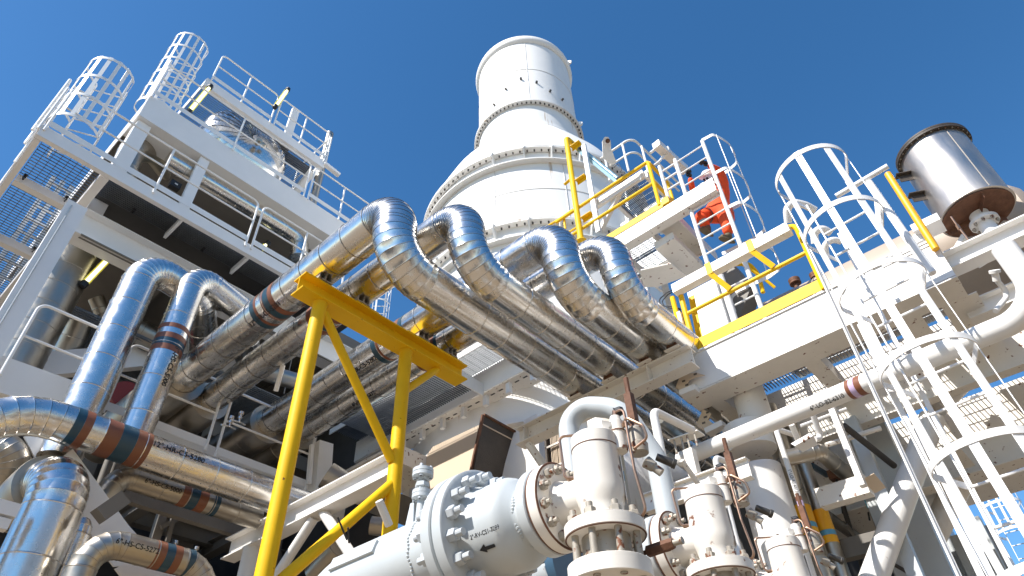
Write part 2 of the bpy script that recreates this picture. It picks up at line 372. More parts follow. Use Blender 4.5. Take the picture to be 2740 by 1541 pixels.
# deep girder behind the column (underside lit from the yard)
mb = MB(); mb.ibeam(V((.98, 10.18, 8.4)), V((7.5, 10.18, 8.4)), .56, .34, .02, .02, Z_); part(mb, 'deck_girder', 'white2', LM)
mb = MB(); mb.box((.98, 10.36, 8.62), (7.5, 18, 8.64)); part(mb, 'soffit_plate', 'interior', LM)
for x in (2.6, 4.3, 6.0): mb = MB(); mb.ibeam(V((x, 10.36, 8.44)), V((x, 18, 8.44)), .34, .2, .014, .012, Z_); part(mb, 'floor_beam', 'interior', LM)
# top fascia girder and deck
XA = .98
mb = MB(); mb.beam(V((XA, 10.2, 11.88)), V((6.35, 10.2, 11.88)), .014, .68, Z_); part(mb, 'fascia_girder', 'white2', LM)
mb = MB(); mb.box((XA, 10.21, 11.54), (6.35, 10.9, 11.56)); part(mb, 'soffit_plate', 'white2', LM)
mb = MB(); mb.beam(V((XA, 10.215, 11.9)), V((XA, 17.5, 11.9)), .016, .62, Z_); part(mb, 'end_girder', 'white2', LM)
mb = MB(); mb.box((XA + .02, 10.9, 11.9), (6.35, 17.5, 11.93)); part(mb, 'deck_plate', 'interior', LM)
# upper column between the decks + gusset
mb = MB(); mb.box((1.02, 10.3, 8.7), (1.28, 10.62, 11.53)); part(mb, 'column', 'white2', LM)
mb = MB(); mb.box((2.30, 10.24, 9.22), (2.50, 10.36, 11.53)); part(mb, 'column', 'white2', LM)
# added walls that block light to keep the inside dark
mb = MB(); mb.box((1.9, 14.0, -1.6), (9, 14.1, 11.5)); part(mb, 'light_block_wall', 'char', LM)
mb = MB(); mb.box((1.9, 12.9, 8.7), (9, 12.95, 11.5)); part(mb, 'light_block_wall', 'interior', LM)
mb = MB(); mb.box((7.4, 9.8, 2), (7.5, 14, 8.4)); part(mb, 'light_block_side', 'char', LM)
# third platform
mb = MB(); mb.beam(V((1.86, 10.8, 14.5)), V((5.25, 10.8, 14.5)), .014, .3, Z_); mb.box((1.86, 10.81, 14.35), (5.25, 10.93, 14.362)); part(mb, 'fascia_beam', 'white2', LM)
mb = MB(); mb.beam(V((5.25, 10.8, 14.5)), V((5.25, 13.5, 14.5)), .014, .3, Z_); part(mb, 'end_beam', 'white2', LM); mb = MB(); mb.beam(V((1.86, 10.82, 14.5)), V((1.86, 13.5, 14.5)), .014, .3, Z_); part(mb, 'end_beam', 'white2', LM)
mb = MB(); grating(mb, 1.9, 5.2, 10.95, 13.2, 14.55, 'x', .06, .006, .03, .12); part(mb, 'deck_grating', 'grat', LM)
mb = MB(); mb.ibeam(V((5.05, 11, 14.2)), V((5.05, 13.5, 12.8)), .2, .15, .012, .01); part(mb, 'brace', 'white2', LM)
for x in (1.95, 5.1): mb = MB(); mb.box((x, 13.3, 11.94), (x + .16, 13.46, 14.48)); part(mb, 'column', 'white2', LM)
mb = MB(); q = PY(a2(1345, 870), 10.78); mb.beam(q + V((-.05, 0, 0)), q + V((.45, 0, -.05)), .12, .09, Z_); part(mb, 'stub_beam', 'white2', LM)
# lower girders between the vertical pipes
def px_beam(T, name, m, p0, p1, Y, w, h, d1=None, kind='box', Z=None, X=None):
    a = PY(p0, Y) if Y is not None else (PX(p0, X) if X is not None else PZ(p0, Z))
    b = PY(p1, d1 if d1 is not None else Y) if Y is not None else (PX(p1, d1 if d1 is not None else X) if X is not None else PZ(p1, d1 if d1 is not None else Z))
    mb = MB()
    if kind == 'box': mb.beam(a, b, w, h, Z_)
    elif kind == 'i': mb.ibeam(a, b, h, w, .014, .012, Z_)
    elif kind == 'ch': mb.channel(a, b, h, w, .012, Z_)
    elif kind == 'tube': mb.cyl(a, b, w)
    return part(mb, name, m, T)
px_beam(LM, 'girder', 'white2', a4(-700, 540), a4(600, 980), 9.9, .3, .5)
px_beam(LM, 'tie_beam', 'white2', a4(280, 660), a4(2100, 500), 11.5, .2, .42)
px_beam(LM, 'girder', 'white2', a5(1450, 60), a5(3300, 850), 9.9, .25, .28)
px_beam(LM, 'girder', 'white2', a7(0, 760), a7(800, 330), 11.6, .2, .5)
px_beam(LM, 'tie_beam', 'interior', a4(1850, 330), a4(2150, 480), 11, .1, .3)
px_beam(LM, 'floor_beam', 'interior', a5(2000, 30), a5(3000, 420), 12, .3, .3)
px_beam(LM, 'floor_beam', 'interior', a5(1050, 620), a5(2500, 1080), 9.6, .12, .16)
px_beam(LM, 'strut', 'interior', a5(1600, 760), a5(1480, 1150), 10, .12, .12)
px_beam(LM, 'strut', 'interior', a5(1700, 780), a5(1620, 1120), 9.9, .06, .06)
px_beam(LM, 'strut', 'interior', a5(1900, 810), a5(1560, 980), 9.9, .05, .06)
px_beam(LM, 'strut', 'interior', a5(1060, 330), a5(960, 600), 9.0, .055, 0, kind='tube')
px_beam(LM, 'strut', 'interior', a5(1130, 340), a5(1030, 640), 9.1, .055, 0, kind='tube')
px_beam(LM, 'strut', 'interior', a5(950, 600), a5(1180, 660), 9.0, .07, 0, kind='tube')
# white sloping plate bottom left
mb = MB(); mb.plate([PY(a5(*q), 8.4) for q in ((700, 220), (1240, 960), (1560, 1320), (1100, 1360), (900, 1100), (560, 330))], .03); part(mb, 'gusset_plate', 'white2', LM)
mb = MB(); mb.plate([PY(a5(*q), 8.9) for q in ((230, 100), (400, 100), (600, 560), (330, 300))], .03); part(mb, 'gusset_plate', 'white2', LM)
mb = MB(); mb.plate([PY(a5(*q), 7.9) for q in ((1110, 1380), (1200, 1335), (1700, 1420), (1700, 1560), (1250, 1560))], .03); part(mb, 'gusset_plate', 'white2', LM)
mb = MB(); a = PY(a5(950, 870), 7.6); b = PY(a5(1190, 700), 7.6); mb.beam(a, b, .16, .16, Z_); part(mb, 'bracket', 'interior', LM)
px_beam(LM, 'column', 'white2', a8(940, 180), a8(900, 700), 9.0, .27, .3)
px_beam(LM, 'post', 'white2', a8(850, 180), a8(820, 560), 8.9, .06, .06)
# inside slabs / floors in the dark
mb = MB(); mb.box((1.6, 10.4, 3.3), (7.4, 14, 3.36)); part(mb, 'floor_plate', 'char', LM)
mb = MB(); grating(mb, 1.3, 6.5, 11.0, 12.6, 7.5, 'x', .06, .008, .03, .3); part(mb, 'deck_grating', 'grat', LM)
for (x, y) in ((3.1, 12.8), (5.2, 12.8), (6.9, 12.6)): mb = MB(); mb.box((x, y, -1.6), (x + .3, y + .3, 8.3)); part(mb, 'column', 'interior', LM)
for z in (5.2, 6.6):
    mb = MB(); mb.ibeam(V((1.2, 12.7, z)), V((7.3, 12.7, z)), .3, .2, .014, .012, Z_); part(mb, 'floor_beam', 'interior', LM)
for x in (2.4, 4.0, 5.8):
    mb = MB(); mb.ibeam(V((x, 10.5, 5.0)), V((x, 13.9, 5.0)), .26, .2, .014, .012, Z_); part(mb, 'floor_beam', 'interior', LM)
# ---- railings of the module
G_H = 'white handrails along the decks of the left module'
zf = 9.12
p0 = PY(a1(375, 1000), YF - .03); 
railing('long white handrail on the front edge of the middle deck', V((-.10, YF - .03, zf)), V((3.38, YF - .03, zf)), 1, 1.08, group=G_H)['label'] = 'long white handrail on the front edge of the middle deck, from the open-mesh corner'
railing('white handrail on the middle deck running right behind the shiny pipe elbow', V((3.5, YF - .03, zf)), V((5.5, YF - .03, zf)), 1, 1.08, group=G_H)
railing('white handrail on the far left end of the middle deck, seen almost end on', V((-.17, YF, zf)), V((-.17, 14.0, zf)), 4, 1.08, group=G_H)
zt = 12.28
railing('white handrail on the top deck in front of the shiny domed vessel', V((1.0, 10.16, zt)), V((4.62, 10.16, zt)), 1, 1.08, group=G_H)
railing('white handrail on the right end of the top deck against blue sky', V((4.74, 10.16, zt)), V((6.5, 10.16, zt)), 1, 1.08, group=G_H)
railing('short white handrail returning from the right corner of the top deck', V((6.6, 10.2, zt)), V((6.6, 12.0, zt)), 1, 1.08, group=G_H)
zz = 14.72
railing('white handrail on the highest platform, left section', V((1.95, 10.78, zz)), V((3.55, 10.78, zz)), 1, 1.08, group=G_H)
railing('white handrail on the highest platform, right section', V((3.66, 10.78, zz)), V((5.2, 10.78, zz)), 1, 1.08, group=G_H)
railing('white handrail on the right end of the highest platform', V((5.27, 10.8, zz)), V((5.27, 12.4, zz)), 1, 1.08, group=G_H)
# lower small handrails
def rail_px(label, p0, p1, Y, h=1.07, n=0, **k):
    a = PY(p0, Y); b = PY(p1, Y); z = (a.z + b.z) / 2; a.z = b.z = z
    return railing(label, a, b, n, h, group=G_H, **k)
rail_px('white handrail beside the column behind the left vertical pipe', a4(20, 700), a4(910, 1060), 8.95, 1.1, foot=.03, toe=0)
rail_px('white handrail between the two vertical shiny pipes', a4(1000, 1095), a4(2000, 1430), 9.0, 1.1, foot=.03, toe=.12)
rail_px('white handrail behind the yellow frame under the four pipes', a5(2090, 280), a8(790, 600), 9.0, 1.1, foot=.03, toe=.12)
# ---- caged ladders at the back left
LC = 'white caged ladders on the left module'
fd = V((-.42, -.9, 0)).normalized(); cc = PZ(a1(1075, 455), 11.15); ladder_cage('white caged ladder rising above the middle deck at the far left', V((cc.x, cc.y, 0)) - fd * .30, 9.08, 11.2, fd, 9.44, .5, .375, .68, .57, 7, group=LC, barw=.06)
cc = PZ(a1(1850, 175), 15.1); ladder_cage('white caged ladder above the top deck, highest on the left', V((cc.x, cc.y, 0)) - fd * .30, 11.95, 15.15, fd, 12.4, .5, .38, .68, .54, 7, group=LC, barw=.055)
# white bundle of vertical strips seen through the open mesh
t = thing('cable_ladder', 'white ladder-like bundle of vertical cable trays seen through the open mesh deck', 'cable tray', (.6, 15, 0))
u0 = PY(a3(790, 120), 14.8).x
for k, dx in enumerate((0, .2, .42, .6)):
    mb = MB(); a = V((u0 - .3 + dx, 14.8, 3)); b = V((u0 - .3 + dx, 14.8, 13.2)); mb.beam(a, b, .1, .06); mb.build('tray_rail', 'white2', t)
for z in range(24): mb = MB(); mb.beam(V((u0 - .35, 14.76, 3.3 + z * .42)), V((u0 + .35, 14.76, 3.3 + z * .42)), .05, .05, Z_); mb.build('tray_rung', 'white2', t)
# tall flat gate bars at the module corners
for lab, x, y, z in (('tall slim white post leaning at the upper left corner of the top deck', 1.0, 10.32, 12.3), ('slim white pair of posts at the far left corner of the middle deck', -.22, 9.5, 9.1)):
    t = thing('gate_post', lab, 'post', (x, y, z))
    mb = MB(); mb.tube([V((x, y, z)), V((x, y, z + 1.5)), V((x + .02, y + .35, z + 1.5)), V((x + .02, y + .35, z))], .025, .08, 10); mb.build('frame', 'white2', t)
    mb = MB(); mb.cyl(V((x, y, z + .7)), V((x + .02, y + .35, z + .7)), .018); mb.build('cross_bar', 'white2', t)
# ---- domed shiny vessel between the upper decks
t = thing('pressure_vessel', 'large shiny metal-clad vessel with a segmented domed end behind the top deck handrail', 'vessel', (3.4, 12.2, 12.0))
cv = PY(a2(690, 600), 11.1); cv = V((cv.x, 11.4, cv.z))
mb = MB(); R = 1.12
prof = [(0, R), (-1e-3, R)]
mb.lathe(cv + V((0, 1.9, 0)), -Y_, [(0, R), (1.6, R)], 60, True); mb.build('shell', 'clad', t, smooth=20)
mb = MB(); n = 30
rs = []
for k in range(n):      # each gore of the dome stands a little proud at its edge
    a0 = 2 * math.pi * k / n; a1_ = 2 * math.pi * (k + 1) / n
    vs = []
    for j in range(9):
        th = math.pi / 2 * j / 8; rr = R * (.08 + .92 * math.sin(math.pi / 2 - th) ** .8) ; tt = .52 * math.sin(th) ** 1.0
        for q, (aa, lift) in enumerate(((a0, 0.0), (a1_, .012))):
            vs.append(cv + V((math.cos(aa) * rr, .3 - tt - lift, math.sin(aa) * rr)))
    mb.add(vs, [(2 * j, 2 * j + 1, 2 * j + 3, 2 * j + 2) for j in range(8)])
mb.build('dome_gores', 'clad', t, smooth=25)
mb = MB(); mb.lathe(cv + V((0, -.2, 0)), -Y_, [(0, .1), (.035, .095)], 24); mb.build('centre_cap', 'clad', t)
mb = MB(); c = cv + V((.02, -.3, -.28)); mb.lathe(c, V((0, -1, -.3)), [(0, .05), (.12, .05), (.12, .09), (.16, .09), (.16, .04), (.24, .04)], 16); mb.lathe(c + V((.14, 0, .02)), V((.2, -1, 0)), [(0, .03), (.1, .03), (.1, .08), (.14, .02)], 16); mb.build('drain_valve', 'clad2', t)
# ---- pipework between the decks
clad_pipe('dull insulated elbow pipe rising between the middle and top decks at left', [V((PY(a1(1250, 1400), 10.75).x, 10.75, 9.22)), PY(a1(1290, 1150), 10.75), PY(a1(1500, 1190), 11.2), PY(a1(1700, 1460), 11.9)], .235, .4, .5, 11, 'clad2')
clad_pipe('long dull insulated pipe running sideways under the top deck', [PY(c4(900, 170), 10.65), PY(c4(2060, 860), 10.65), PY(c4(2220, 970), 10.65), PY(c4(2200, 1150), 10.65)], .2, .25, .42, 12, 'clad')
clad_pipe('second dull insulated pipe low behind the middle deck handrail', [V((4.3, 11.3, 9.1)), V((4.3, 11.3, 9.75)), V((5.1, 11.3, 9.75)), V((5.1, 11.3, 9.0))], .15, .3, .4, 12, 'clad2')
t = thing('utility_pipe', 'dark vertical pipe standing beyond the top deck handrail', 'pipe', V((5.85, 11.2, 11.9))); q0 = PY(a2(1310, 880), 11.3); q1 = PY(a2(1240, 1170), 11.3)
mb = MB(); mb.cyl(V((q1.x, 11.3, 11.95)), V((q1.x, 11.3, q0.z + 1.5)), .1); mb.build('pipe_body', 'clad2', t)
# ---- machinery on the highest platform
t = thing('pump_skid', 'dark cylinders and flanges on the highest platform behind its handrail', 'machinery', (4, 11.6, 14.6))
mb = MB(); mb.lathe(V((3.3, 11.5, 15.0)), X_, [(0, .2), (.04, .26), (1.1, .26), (1.15, .2)], 28); mb.build('motor', 'char', t)
mb = MB(); mb.lathe(V((3.0, 11.5, 15.35)), X_, [(0, .16), (.05, .16), (.05, .11), (.5, .11), (.5, .17), (.56, .17)], 24); mb.build('pump', 'clad2', t)
mb = MB(); mb.lathe(V((4.5, 11.6, 14.9)), X_, [(0, .12), (.9, .12), (1.0, .07)], 20); mb.build('cylinder', 'char', t)
mb = MB(); mb.beam(V((4.2, 11.1, 14.6)), V((4.2, 11.1, 16.2)), .2, .1); mb.build('bracket', 'white2', t)
def lamp(label, p0, p1, lit=True, r=.055, group='tubular lamps on the plant', dark='dark'):
    d = (p1 - p0).normalized(); L = (p1 - p0).length; t = thing('tube_lamp', label, 'lamp', p0, group); s, u = frame(d)
    mb = MB(); mb.cyl(p0 + d * .1, p1 - d * .1, r * .6, seg=16); mb.build('tube', 'tubelit' if lit else 'acr', t)
    mb = MB(); mb.beam(p0 + d * .05, p1 - d * .05, r * 2.1, r * .7, None, (0, r * .75)); mb.build('housing', 'tubey' if lit else 'acr', t)
    for q, e in ((p0, 1), (p1, -1)):
        mb = MB(); mb.lathe(q, d * e, [(0, r * 1.1), (.11, r * 1.2), (.12, r * .7)], 6); mb.build('end_cap', dark, t)
    return t
lamp('long tubular lamp with a black end cap standing at the left of the domed vessel', PY(a2(235, 105), 10.6), PY(a2(10, 370), 10.6))
lamp('tubular lamp with a black cap rising from the highest platform against the sky', PY(a2(985, 135), 10.7), PY(a2(850, 320), 10.7))
lamp('yellow-green lit tubular lamp in the dark bay beside the fat insulated pipe', PY(a3(1080, 1030), 10.6), PY(a3(790, 1330), 10.6))
lamp('small lit tubular lamp low behind the middle deck handrail', PY(a6(430, 610), 10.9), PY(a6(320, 710), 10.9))
# small cctv-like black box under the bracket, pipe clamps
# ================================================================ fat insulated pipe in the left bay
def vpipe(label, p_top, p_bot, Y, r, m='clad', elbow=None, extra=(), seg_len=.5, gore=12, **k):
    a = PY(p_top, Y); b = PY(p_bot, Y); x = (a.x + b.x) / 2; pts = [V((x, Y, b.z)), V((x, Y, a.z))]
    if elbow: pts = pts[:1] + [V((x, Y, a.z))] + [V(e) + V((x, Y, a.z)) for e in elbow]
    return clad_pipe(label, pts, r, k.pop('bend', .35), seg_len, gore, m, **k), pts
vpipe('fat dull insulated pipe standing in the bay beside the white box column', a3(780, 870), a4(-160, 1200), 10.9, .37, 'clad2', seg_len=.42)
_, q = vpipe('left of the two shiny vertical pipes, its elbow turning right under the middle deck', a3(1480, 1140), a5(500, 300), 8.75, .235, 'clad', elbow=[(.9, .1, -.02), (1.6, 1.2, -.1)], gore=11)
vx = PY(a4(1800, 20), 8.55).x
e0 = PY(a3(1960, 1240), 8.55)
def band_on(a, d, t0, t1, m): return (a + d * t0, a + d * t1, m)
zt_ = e0.z
pts = [V((vx, 8.55, 4.2)), V((vx, 8.55, zt_)), V((vx + 1.0, 8.8, zt_ - .02)), V((vx + 1.7, 9.8, zt_ - .1))]
zb = [on(V((vx, 8.55, 5)), 'z', a4(*q)).z for q in ((1690, 310), (1680, 350), (1660, 400), (1650, 450), (1630, 510), (1600, 560))]
clad_pipe('right of the two shiny vertical pipes, banded brown and blue with stencilled number', pts, .205, .33, .52, 11, 'clad',
          bands=[(V((vx, 8.55, zb[1])), V((vx, 8.55, zb[0])), 'brown'), (V((vx, 8.55, zb[3])), V((vx, 8.55, zb[2])), 'brown'), (V((vx, 8.55, zb[4])), V((vx, 8.55, zb[3] - .003)), 'blue'), (V((vx, 8.55, zb[5])), V((vx, 8.55, zb[4] - .003)), 'brown')],
          texts=[('8"-HS-C5-5000', on(V((vx, 8.55, 5)), 'z', a4(1600, 700)), V((0, 0, -1)), V((.30, -1, 0)), .105)])
# ================================================================ four shiny pipes with expansion loops
PXS = [(3.07, .242, 4.28, 5.03), (3.65, .215, 3.74, 5.02), (4.67, .232, 3.20, 5.03), (5.2, .200, 2.80, 5.00)]
names4 = ['first shiny loop pipe from the left, highest, passing over the yellow frame corner', 'second shiny loop pipe from the left, just right of the first', 'third shiny loop pipe, its hump in front of the white stack base', 'rightmost and smallest of the four shiny loop pipes, beside the yellow post']
YB = 9.25
bandpx = [[a6(180, 1345), a6(200, 1325), a6(240, 1300), a6(265, 1270), a6(290, 1245), a6(330, 1215), a6(360, 1190)], None, None, None]
for i, (x, r, y, zl) in enumerate(PXS):
    zt4 = 5.55 + .08 + r
    pts = [V((x, YB + 1.5, zt4)), V((x, y, zt4)), V((x, y, zl)), V((10.5, y, zl))]
    # keep the lower leg resting on its beam
    yy = {0: 6.95, 1: 6.55, 2: 6.45, 3: 6.2}[i]; st = {0: (.09, .05, .11, .05, .11, .09), 1: (.10, .06, .11, .06, .11, .1), 2: (.09, .05, .11, .22, .11, .08), 3: (.11, .06, .1, .07, .1, .06)}[i]
    seq = {0: ('blue', 'brown', None, 'brown', 'blue', 'brown'), 1: ('brown', 'blue', 'brown', None, 'brown', 'blue'), 2: ('blue', 'brown', None, None, 'brown', 'blue'), 3: ('brown', 'blue', 'brown', None, 'brown', 'blue')}[i]
    bands = []; Yq = yy
    for wd, mm in zip(st, seq):
        if mm: bands.append((V((x, Yq, zt4)), V((x, Yq - wd + .002, zt4)), mm))
        Yq -= wd
    TP = (a6(570, 1310), None, a7(1450, 665), a7(1450, 965))[i]
    tx = [] if TP is None else [(('12"-HR-C5-5281', '8"-HS-C5-5101', '12"-HR-C5-5282', '6"-HS-C5-5272')[i], on(V((x, 6, zt4)), 'y', TP), -Y_, V((-.42, 0, -.9)), .10 if i < 3 else .085)]
    out = V((-.5, 0, -.85))
    clad_pipe(names4[i], pts, r, [.34, .46], .40, [8, 9], 'clad', bands=bands, group='four shiny insulated pipes with humped loops', texts=tx,
              rivets=[(V((x, y + .6, zt4)), V((x, YB - .6, zt4)), V((-.2, 0, -1))), (V((x + .8, y, zl)), V((6.2, y, zl)), V((0, -.45, -1)))])
    # wider elbow shoes at the far end
    # pipe shoes on the yellow beam and on the white beam
    t = thing('pipe_shoe', ('steel saddle on the yellow beam under the first shiny pipe', 'steel saddle on the yellow beam under the second shiny pipe', 'steel saddle on the yellow beam under the third shiny pipe', 'steel saddle at the right end of the yellow beam under the fourth shiny pipe')[i], 'pipe support', V((x, 5.7, 5.55)), 'pipe saddles on the yellow beam')
    mb = MB(); mb.box((x - .1, 5.55, 5.555), (x + .1, 5.85, 5.57)); mb.build('base_plate', 'bolt', t)
    mb = MB(); mb.box((x - .012, 5.56, 5.572), (x + .012, 5.84, 5.66)); mb.box((x - .09, 5.56, 5.572), (x - .075, 5.84, 5.645)); mb.box((x + .075, 5.56, 5.572), (x + .09, 5.84, 5.645)); mb.build('web', 'bolt', t)
    zb_ = zl - r
    t = thing('pipe_shoe', ('white saddle on the long beam under the lowest, longest pipe leg', 'white saddle on the long beam under the second pipe leg', 'white saddle on the long beam under the third pipe leg', 'white saddle on the long beam nearest the yellow posts')[i], 'pipe support', V((6.32, y, 4.75)), 'pipe saddles on the long white beam')
    mb = MB(); mb.box((6.17, y - .1, 4.755), (6.47, y + .1, 4.77)); mb.build('base_plate', 'cream', t)
    mb = MB(); mb.box((6.2, y - .012, 4.772), (6.44, y + .012, zb_ + .02)); mb.box((6.19, y - .07, 4.772), (6.205, y + .07, zb_ + .03)); mb.build('web', 'rusty', t)
# boxes of the far ends: bright end discs
for i, (x, r, y, zl) in enumerate(PXS):
    zt4 = 5.63 + r
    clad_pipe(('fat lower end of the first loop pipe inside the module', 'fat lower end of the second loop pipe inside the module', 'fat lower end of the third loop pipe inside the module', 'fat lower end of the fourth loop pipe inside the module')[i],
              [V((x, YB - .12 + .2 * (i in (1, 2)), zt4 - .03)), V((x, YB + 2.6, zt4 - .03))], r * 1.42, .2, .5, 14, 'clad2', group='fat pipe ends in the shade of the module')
# ================================================================ yellow support frame
t = thing('pipe_support_frame', 'bright yellow tubular frame with an I-beam top carrying the four shiny pipes', 'support frame', V((3.13, 5.65, -1.6)))
mb = MB(); mb.ibeam(V((2.8, 5.68, 5.42)), V((5.5, 5.68, 5.42)), .24, .24, .018, .012, Z_); mb.box((3.55, 5.56, 5.5405), (3.9, 5.8, 5.552)); mb.box((4.4, 5.56, 5.5405), (5.4, 5.8, 5.552)); mb.build('beam', 'yellow', t)
for x in (3.13, 4.48): mb = MB(); mb.cyl(V((x, 5.68, -1.6)), V((x, 5.68, 5.3)), .084, seg=28); mb.build('post', 'yellow', t)
mb = MB(); mb.cyl(V((3.2, 5.68, 5.2)), V((4.42, 5.68, 3.72)), .055, seg=20); mb.build('brace', 'yellow', t)
mb = MB(); mb.cyl(V((4.52, 5.68, 4.72)), V((5.03, 5.68, 5.3)), .05, seg=20); mb.build('brace', 'yellow', t)
mb = MB(); mb.cyl(V((4.45, 5.68, 3.45)), V((3.2, 5.68, 2.02)), .06, seg=20); mb.build('brace', 'yellow', t)
for x in (3.13, 4.48): mb = MB(); mb.lathe(V((x, 5.68, 5.27)), Z_, [(0, .085), (.028, .095)], 28); mb.build('weld_collar', 'yellow', t)
# ================================================================ exhaust stack
HC = V((9.89, 7.48, 0))
t = thing('exhaust_stack', 'huge white round exhaust stack with bolted flange rings, narrower at the top', 'stack', (HC.x, HC.y, -1.6))
ST = t
mb = MB(); mb.lathe(HC + V((0, 0, 3.2)), Z_, [(0, 2.84), (7.1, 2.84)], 96, False); mb.build('lower_shell', 'stackw', t, smooth=20)
mb = MB(); mb.lathe(HC + V((0, 0, 10.35)), Z_, [(0, 2.84), (2.35, 2.84)], 96, False); mb.build('middle_shell', 'stackw', t, smooth=20)
mb = MB(); mb.lathe(HC + V((0, 0, 12.8)), Z_, [(0, 2.84), (.25, 2.83), (.6, 2.74), (1.3, 2.46), (2.3, 1.92), (2.75, 1.66), (2.95, 1.54), (3.2, 1.52), (3.9, 1.52)], 96, False); mb.build('cone', 'stackw', t, smooth=40)
mb = MB(); mb.lathe(HC + V((0, 0, 16.78)), Z_, [(0, 1.52), (3.5, 1.52)], 96, False); mb.build('upper_cylinder', 'stackw', t, smooth=20)
mb = MB(); mb.lathe(HC + V((0, 0, 20.2)), Z_, [(0, 1.525), (.06, 1.60), (.18, 1.63), (.32, 1.60), (.36, 1.54), (.36, 1.40), (-.5, 1.40)], 96, False); mb.build('rim', 'stackw', t, smooth=40)
ringm = []
def sring(z, R0, R1, th, n=0, r=.026, gap=0):
    mb = MB(); mb.lathe(HC + V((0, 0, z)), Z_, [(0, R0), (0, R1), (th, R1), (th, R0)], 96, False); mb.build('flange_ring', 'stackw', ST, smooth=25)
    if n:
        mb = MB(); b0 = None
        for k in range(n):
            a = 2 * math.pi * k / n
            if math.cos(a - math.radians(217)) < .05: continue
            q = HC + V((math.cos(a) * (R0 * .45 + R1 * .55), math.sin(a) * (R0 * .45 + R1 * .55), z))
            if z > 12:
                if b0 is None: m1 = MB(); m1.cyl(q, q + V((0, 0, -.05)), r, seg=8); b0 = m1.build('bolt', 'boltd', ST); q0 = q
                else: c = b0.copy(); C.objects.link(c); c.location = q - q0
            else: mb.cyl(q, q + V((0, 0, -.05)), r, seg=8)
        if mb.v: mb.build('bolt_row', 'boltd', ST)['kind'] = 'stuff'
sring(16.72, 1.50, 1.66, .03, 76, .022); sring(16.76, 1.5, 1.66, .03)
for z in (12.72, 10.28):
    sring(z, 2.8, 2.99, .03, 110, .019); sring(z + .045, 2.8, 2.99, .03); sring(z - .42, 2.82, 2.99, .03)
sring(7.6, 2.8, 3.02, .04, 110, .026); sring(5.6, 2.82, 2.97, .04)
for z0, z1 in ((7.7, 9.85), (10.4, 12.3)):       # vertical bolted joints
    for az in (282, 172 + 46, 128, ):
        a = math.radians({282: 262, 218: 210, 128: 146}[az]); d = V((math.cos(a), math.sin(a), 0)); s = V((-d.y, d.x, 0))
        if az == 218: continue
        mb = MB(); mb.beam(HC + d * 2.92 + V((0, 0, z0)), HC + d * 2.92 + V((0, 0, z1)), .2, .05, None) if False else mb.plate([HC + d * 2.82 + V((0, 0, z0)), HC + d * 3.02 + V((0, 0, z0)), HC + d * 3.02 + V((0, 0, z1)), HC + d * 2.82 + V((0, 0, z1))], .05); mb.build('joint_strip', 'stackw', ST)
        mb = MB(); z = z0 + .1
        while z < z1:
            q = HC + d * 2.92 + s * .028 + V((0, 0, z)); mb.cyl(q, q + s * .04, .026, seg=8); q = HC + d * 2.92 - s * .028 + V((0, 0, z)); mb.cyl(q, q - s * .04, .026, seg=8); z += .2
        mb.build('bolt_row', 'boltd', ST)['kind'] = 'stuff'
for z in (12.6, 10.16):
    for az, w_ in ((214.5, .5), (227, .25), (200, .25), (240, .25)):
        a = math.radians(az); d = V((math.cos(a), math.sin(a), 0)); mb = MB()
        mb.plate([HC + d * 2.83 + V((0, 0, z - .3)), HC + d * 3.06 + V((0, 0, z + .05)), HC + d * 3.06 + V((0, 0, z + .2)), HC + d * 2.83 + V((0, 0, z + .2))], .035); mb.build('gusset', 'stackw', ST)
mb = MB()
for az, z in ((262, 17.45), (246, 17.55), (231, 17.85), (214, 18.05), (196, 17.75), (180, 17.3)):
    a = math.radians(az); d = V((math.cos(a), math.sin(a), 0)); q = HC + d * 1.5 + V((0, 0, z)); mb.cyl(q, q + d * .09, .035, seg=8)
mb.build('stub_row', 'boltd', ST)['kind'] = 'stuff'
for az, z, R in ((170, 10.35, 3.0), (286, 16.8, 1.62), (288, 20.4, 1.6)):
    a = math.radians(az); d = V((math.cos(a), math.sin(a), 0)); mb = MB(); q = HC + V((0, 0, z))
    mb.plate([q + d * (R - .1) + V((0, 0, -.12)), q + d * (R + .1) + V((0, 0, -.02)), q + d * (R + .13) + V((0, 0, .06)), q + d * (R + .08) + V((0, 0, .13)), q + d * (R - .1) + V((0, 0, .2))], .05); mb.build('lifting_lug', 'stackw', ST)
a = math.radians(284); d = V((math.cos(a), math.sin(a), 0)); mb = MB(); q = HC + d * 2.83
mb.lathe(q + V((0, 0, 11.7)), d, [(0, .25), (.28, .25), (.28, .3), (.36, .3), (.36, .2)], 24); mb.build('trunnion', 'stackw', ST)

for az, z0, z1, R0, R1 in ((214, 13.0, 15.8, 2.845, 1.60), (200, 10.5, 12.3, 2.845, 2.845), (232, 10.5, 12.3, 2.845, 2.845), (222, 16.9, 20.2, 1.523, 1.523), (186, 8, 9.9, 2.845, 2.845), (228, 7.8, 9.9, 2.845, 2.845)):
    a = math.radians(az); d = V((math.cos(a), math.sin(a), 0)); mb = MB()
    if R0 == R1: mb.beam(HC + d * R0 + V((0, 0, z0)), HC + d * R1 + V((0, 0, z1)), .02, .012)
    else:
        pr = [(13.05, 2.832), (13.4, 2.742), (14.1, 2.462), (15.1, 1.922), (15.55, 1.662)]
        mb.tube([HC + d * (r_ + .004) + V((0, 0, z_)) for z_, r_ in pr], .009, .01, 6)
    mb.build('weld_seam', 'seamw', ST)
for z_, R_ in ((11.4, 2.842), (18.6, 1.522), (15.78, 1.53)):
    mb = MB(); mb.lathe(HC + V((0, 0, z_)), Z_, [(0, R_), (.004, R_ + .008), (.018, R_ + .008), (.022, R_)], 96, False); mb.build('weld_seam', 'seamw', ST)
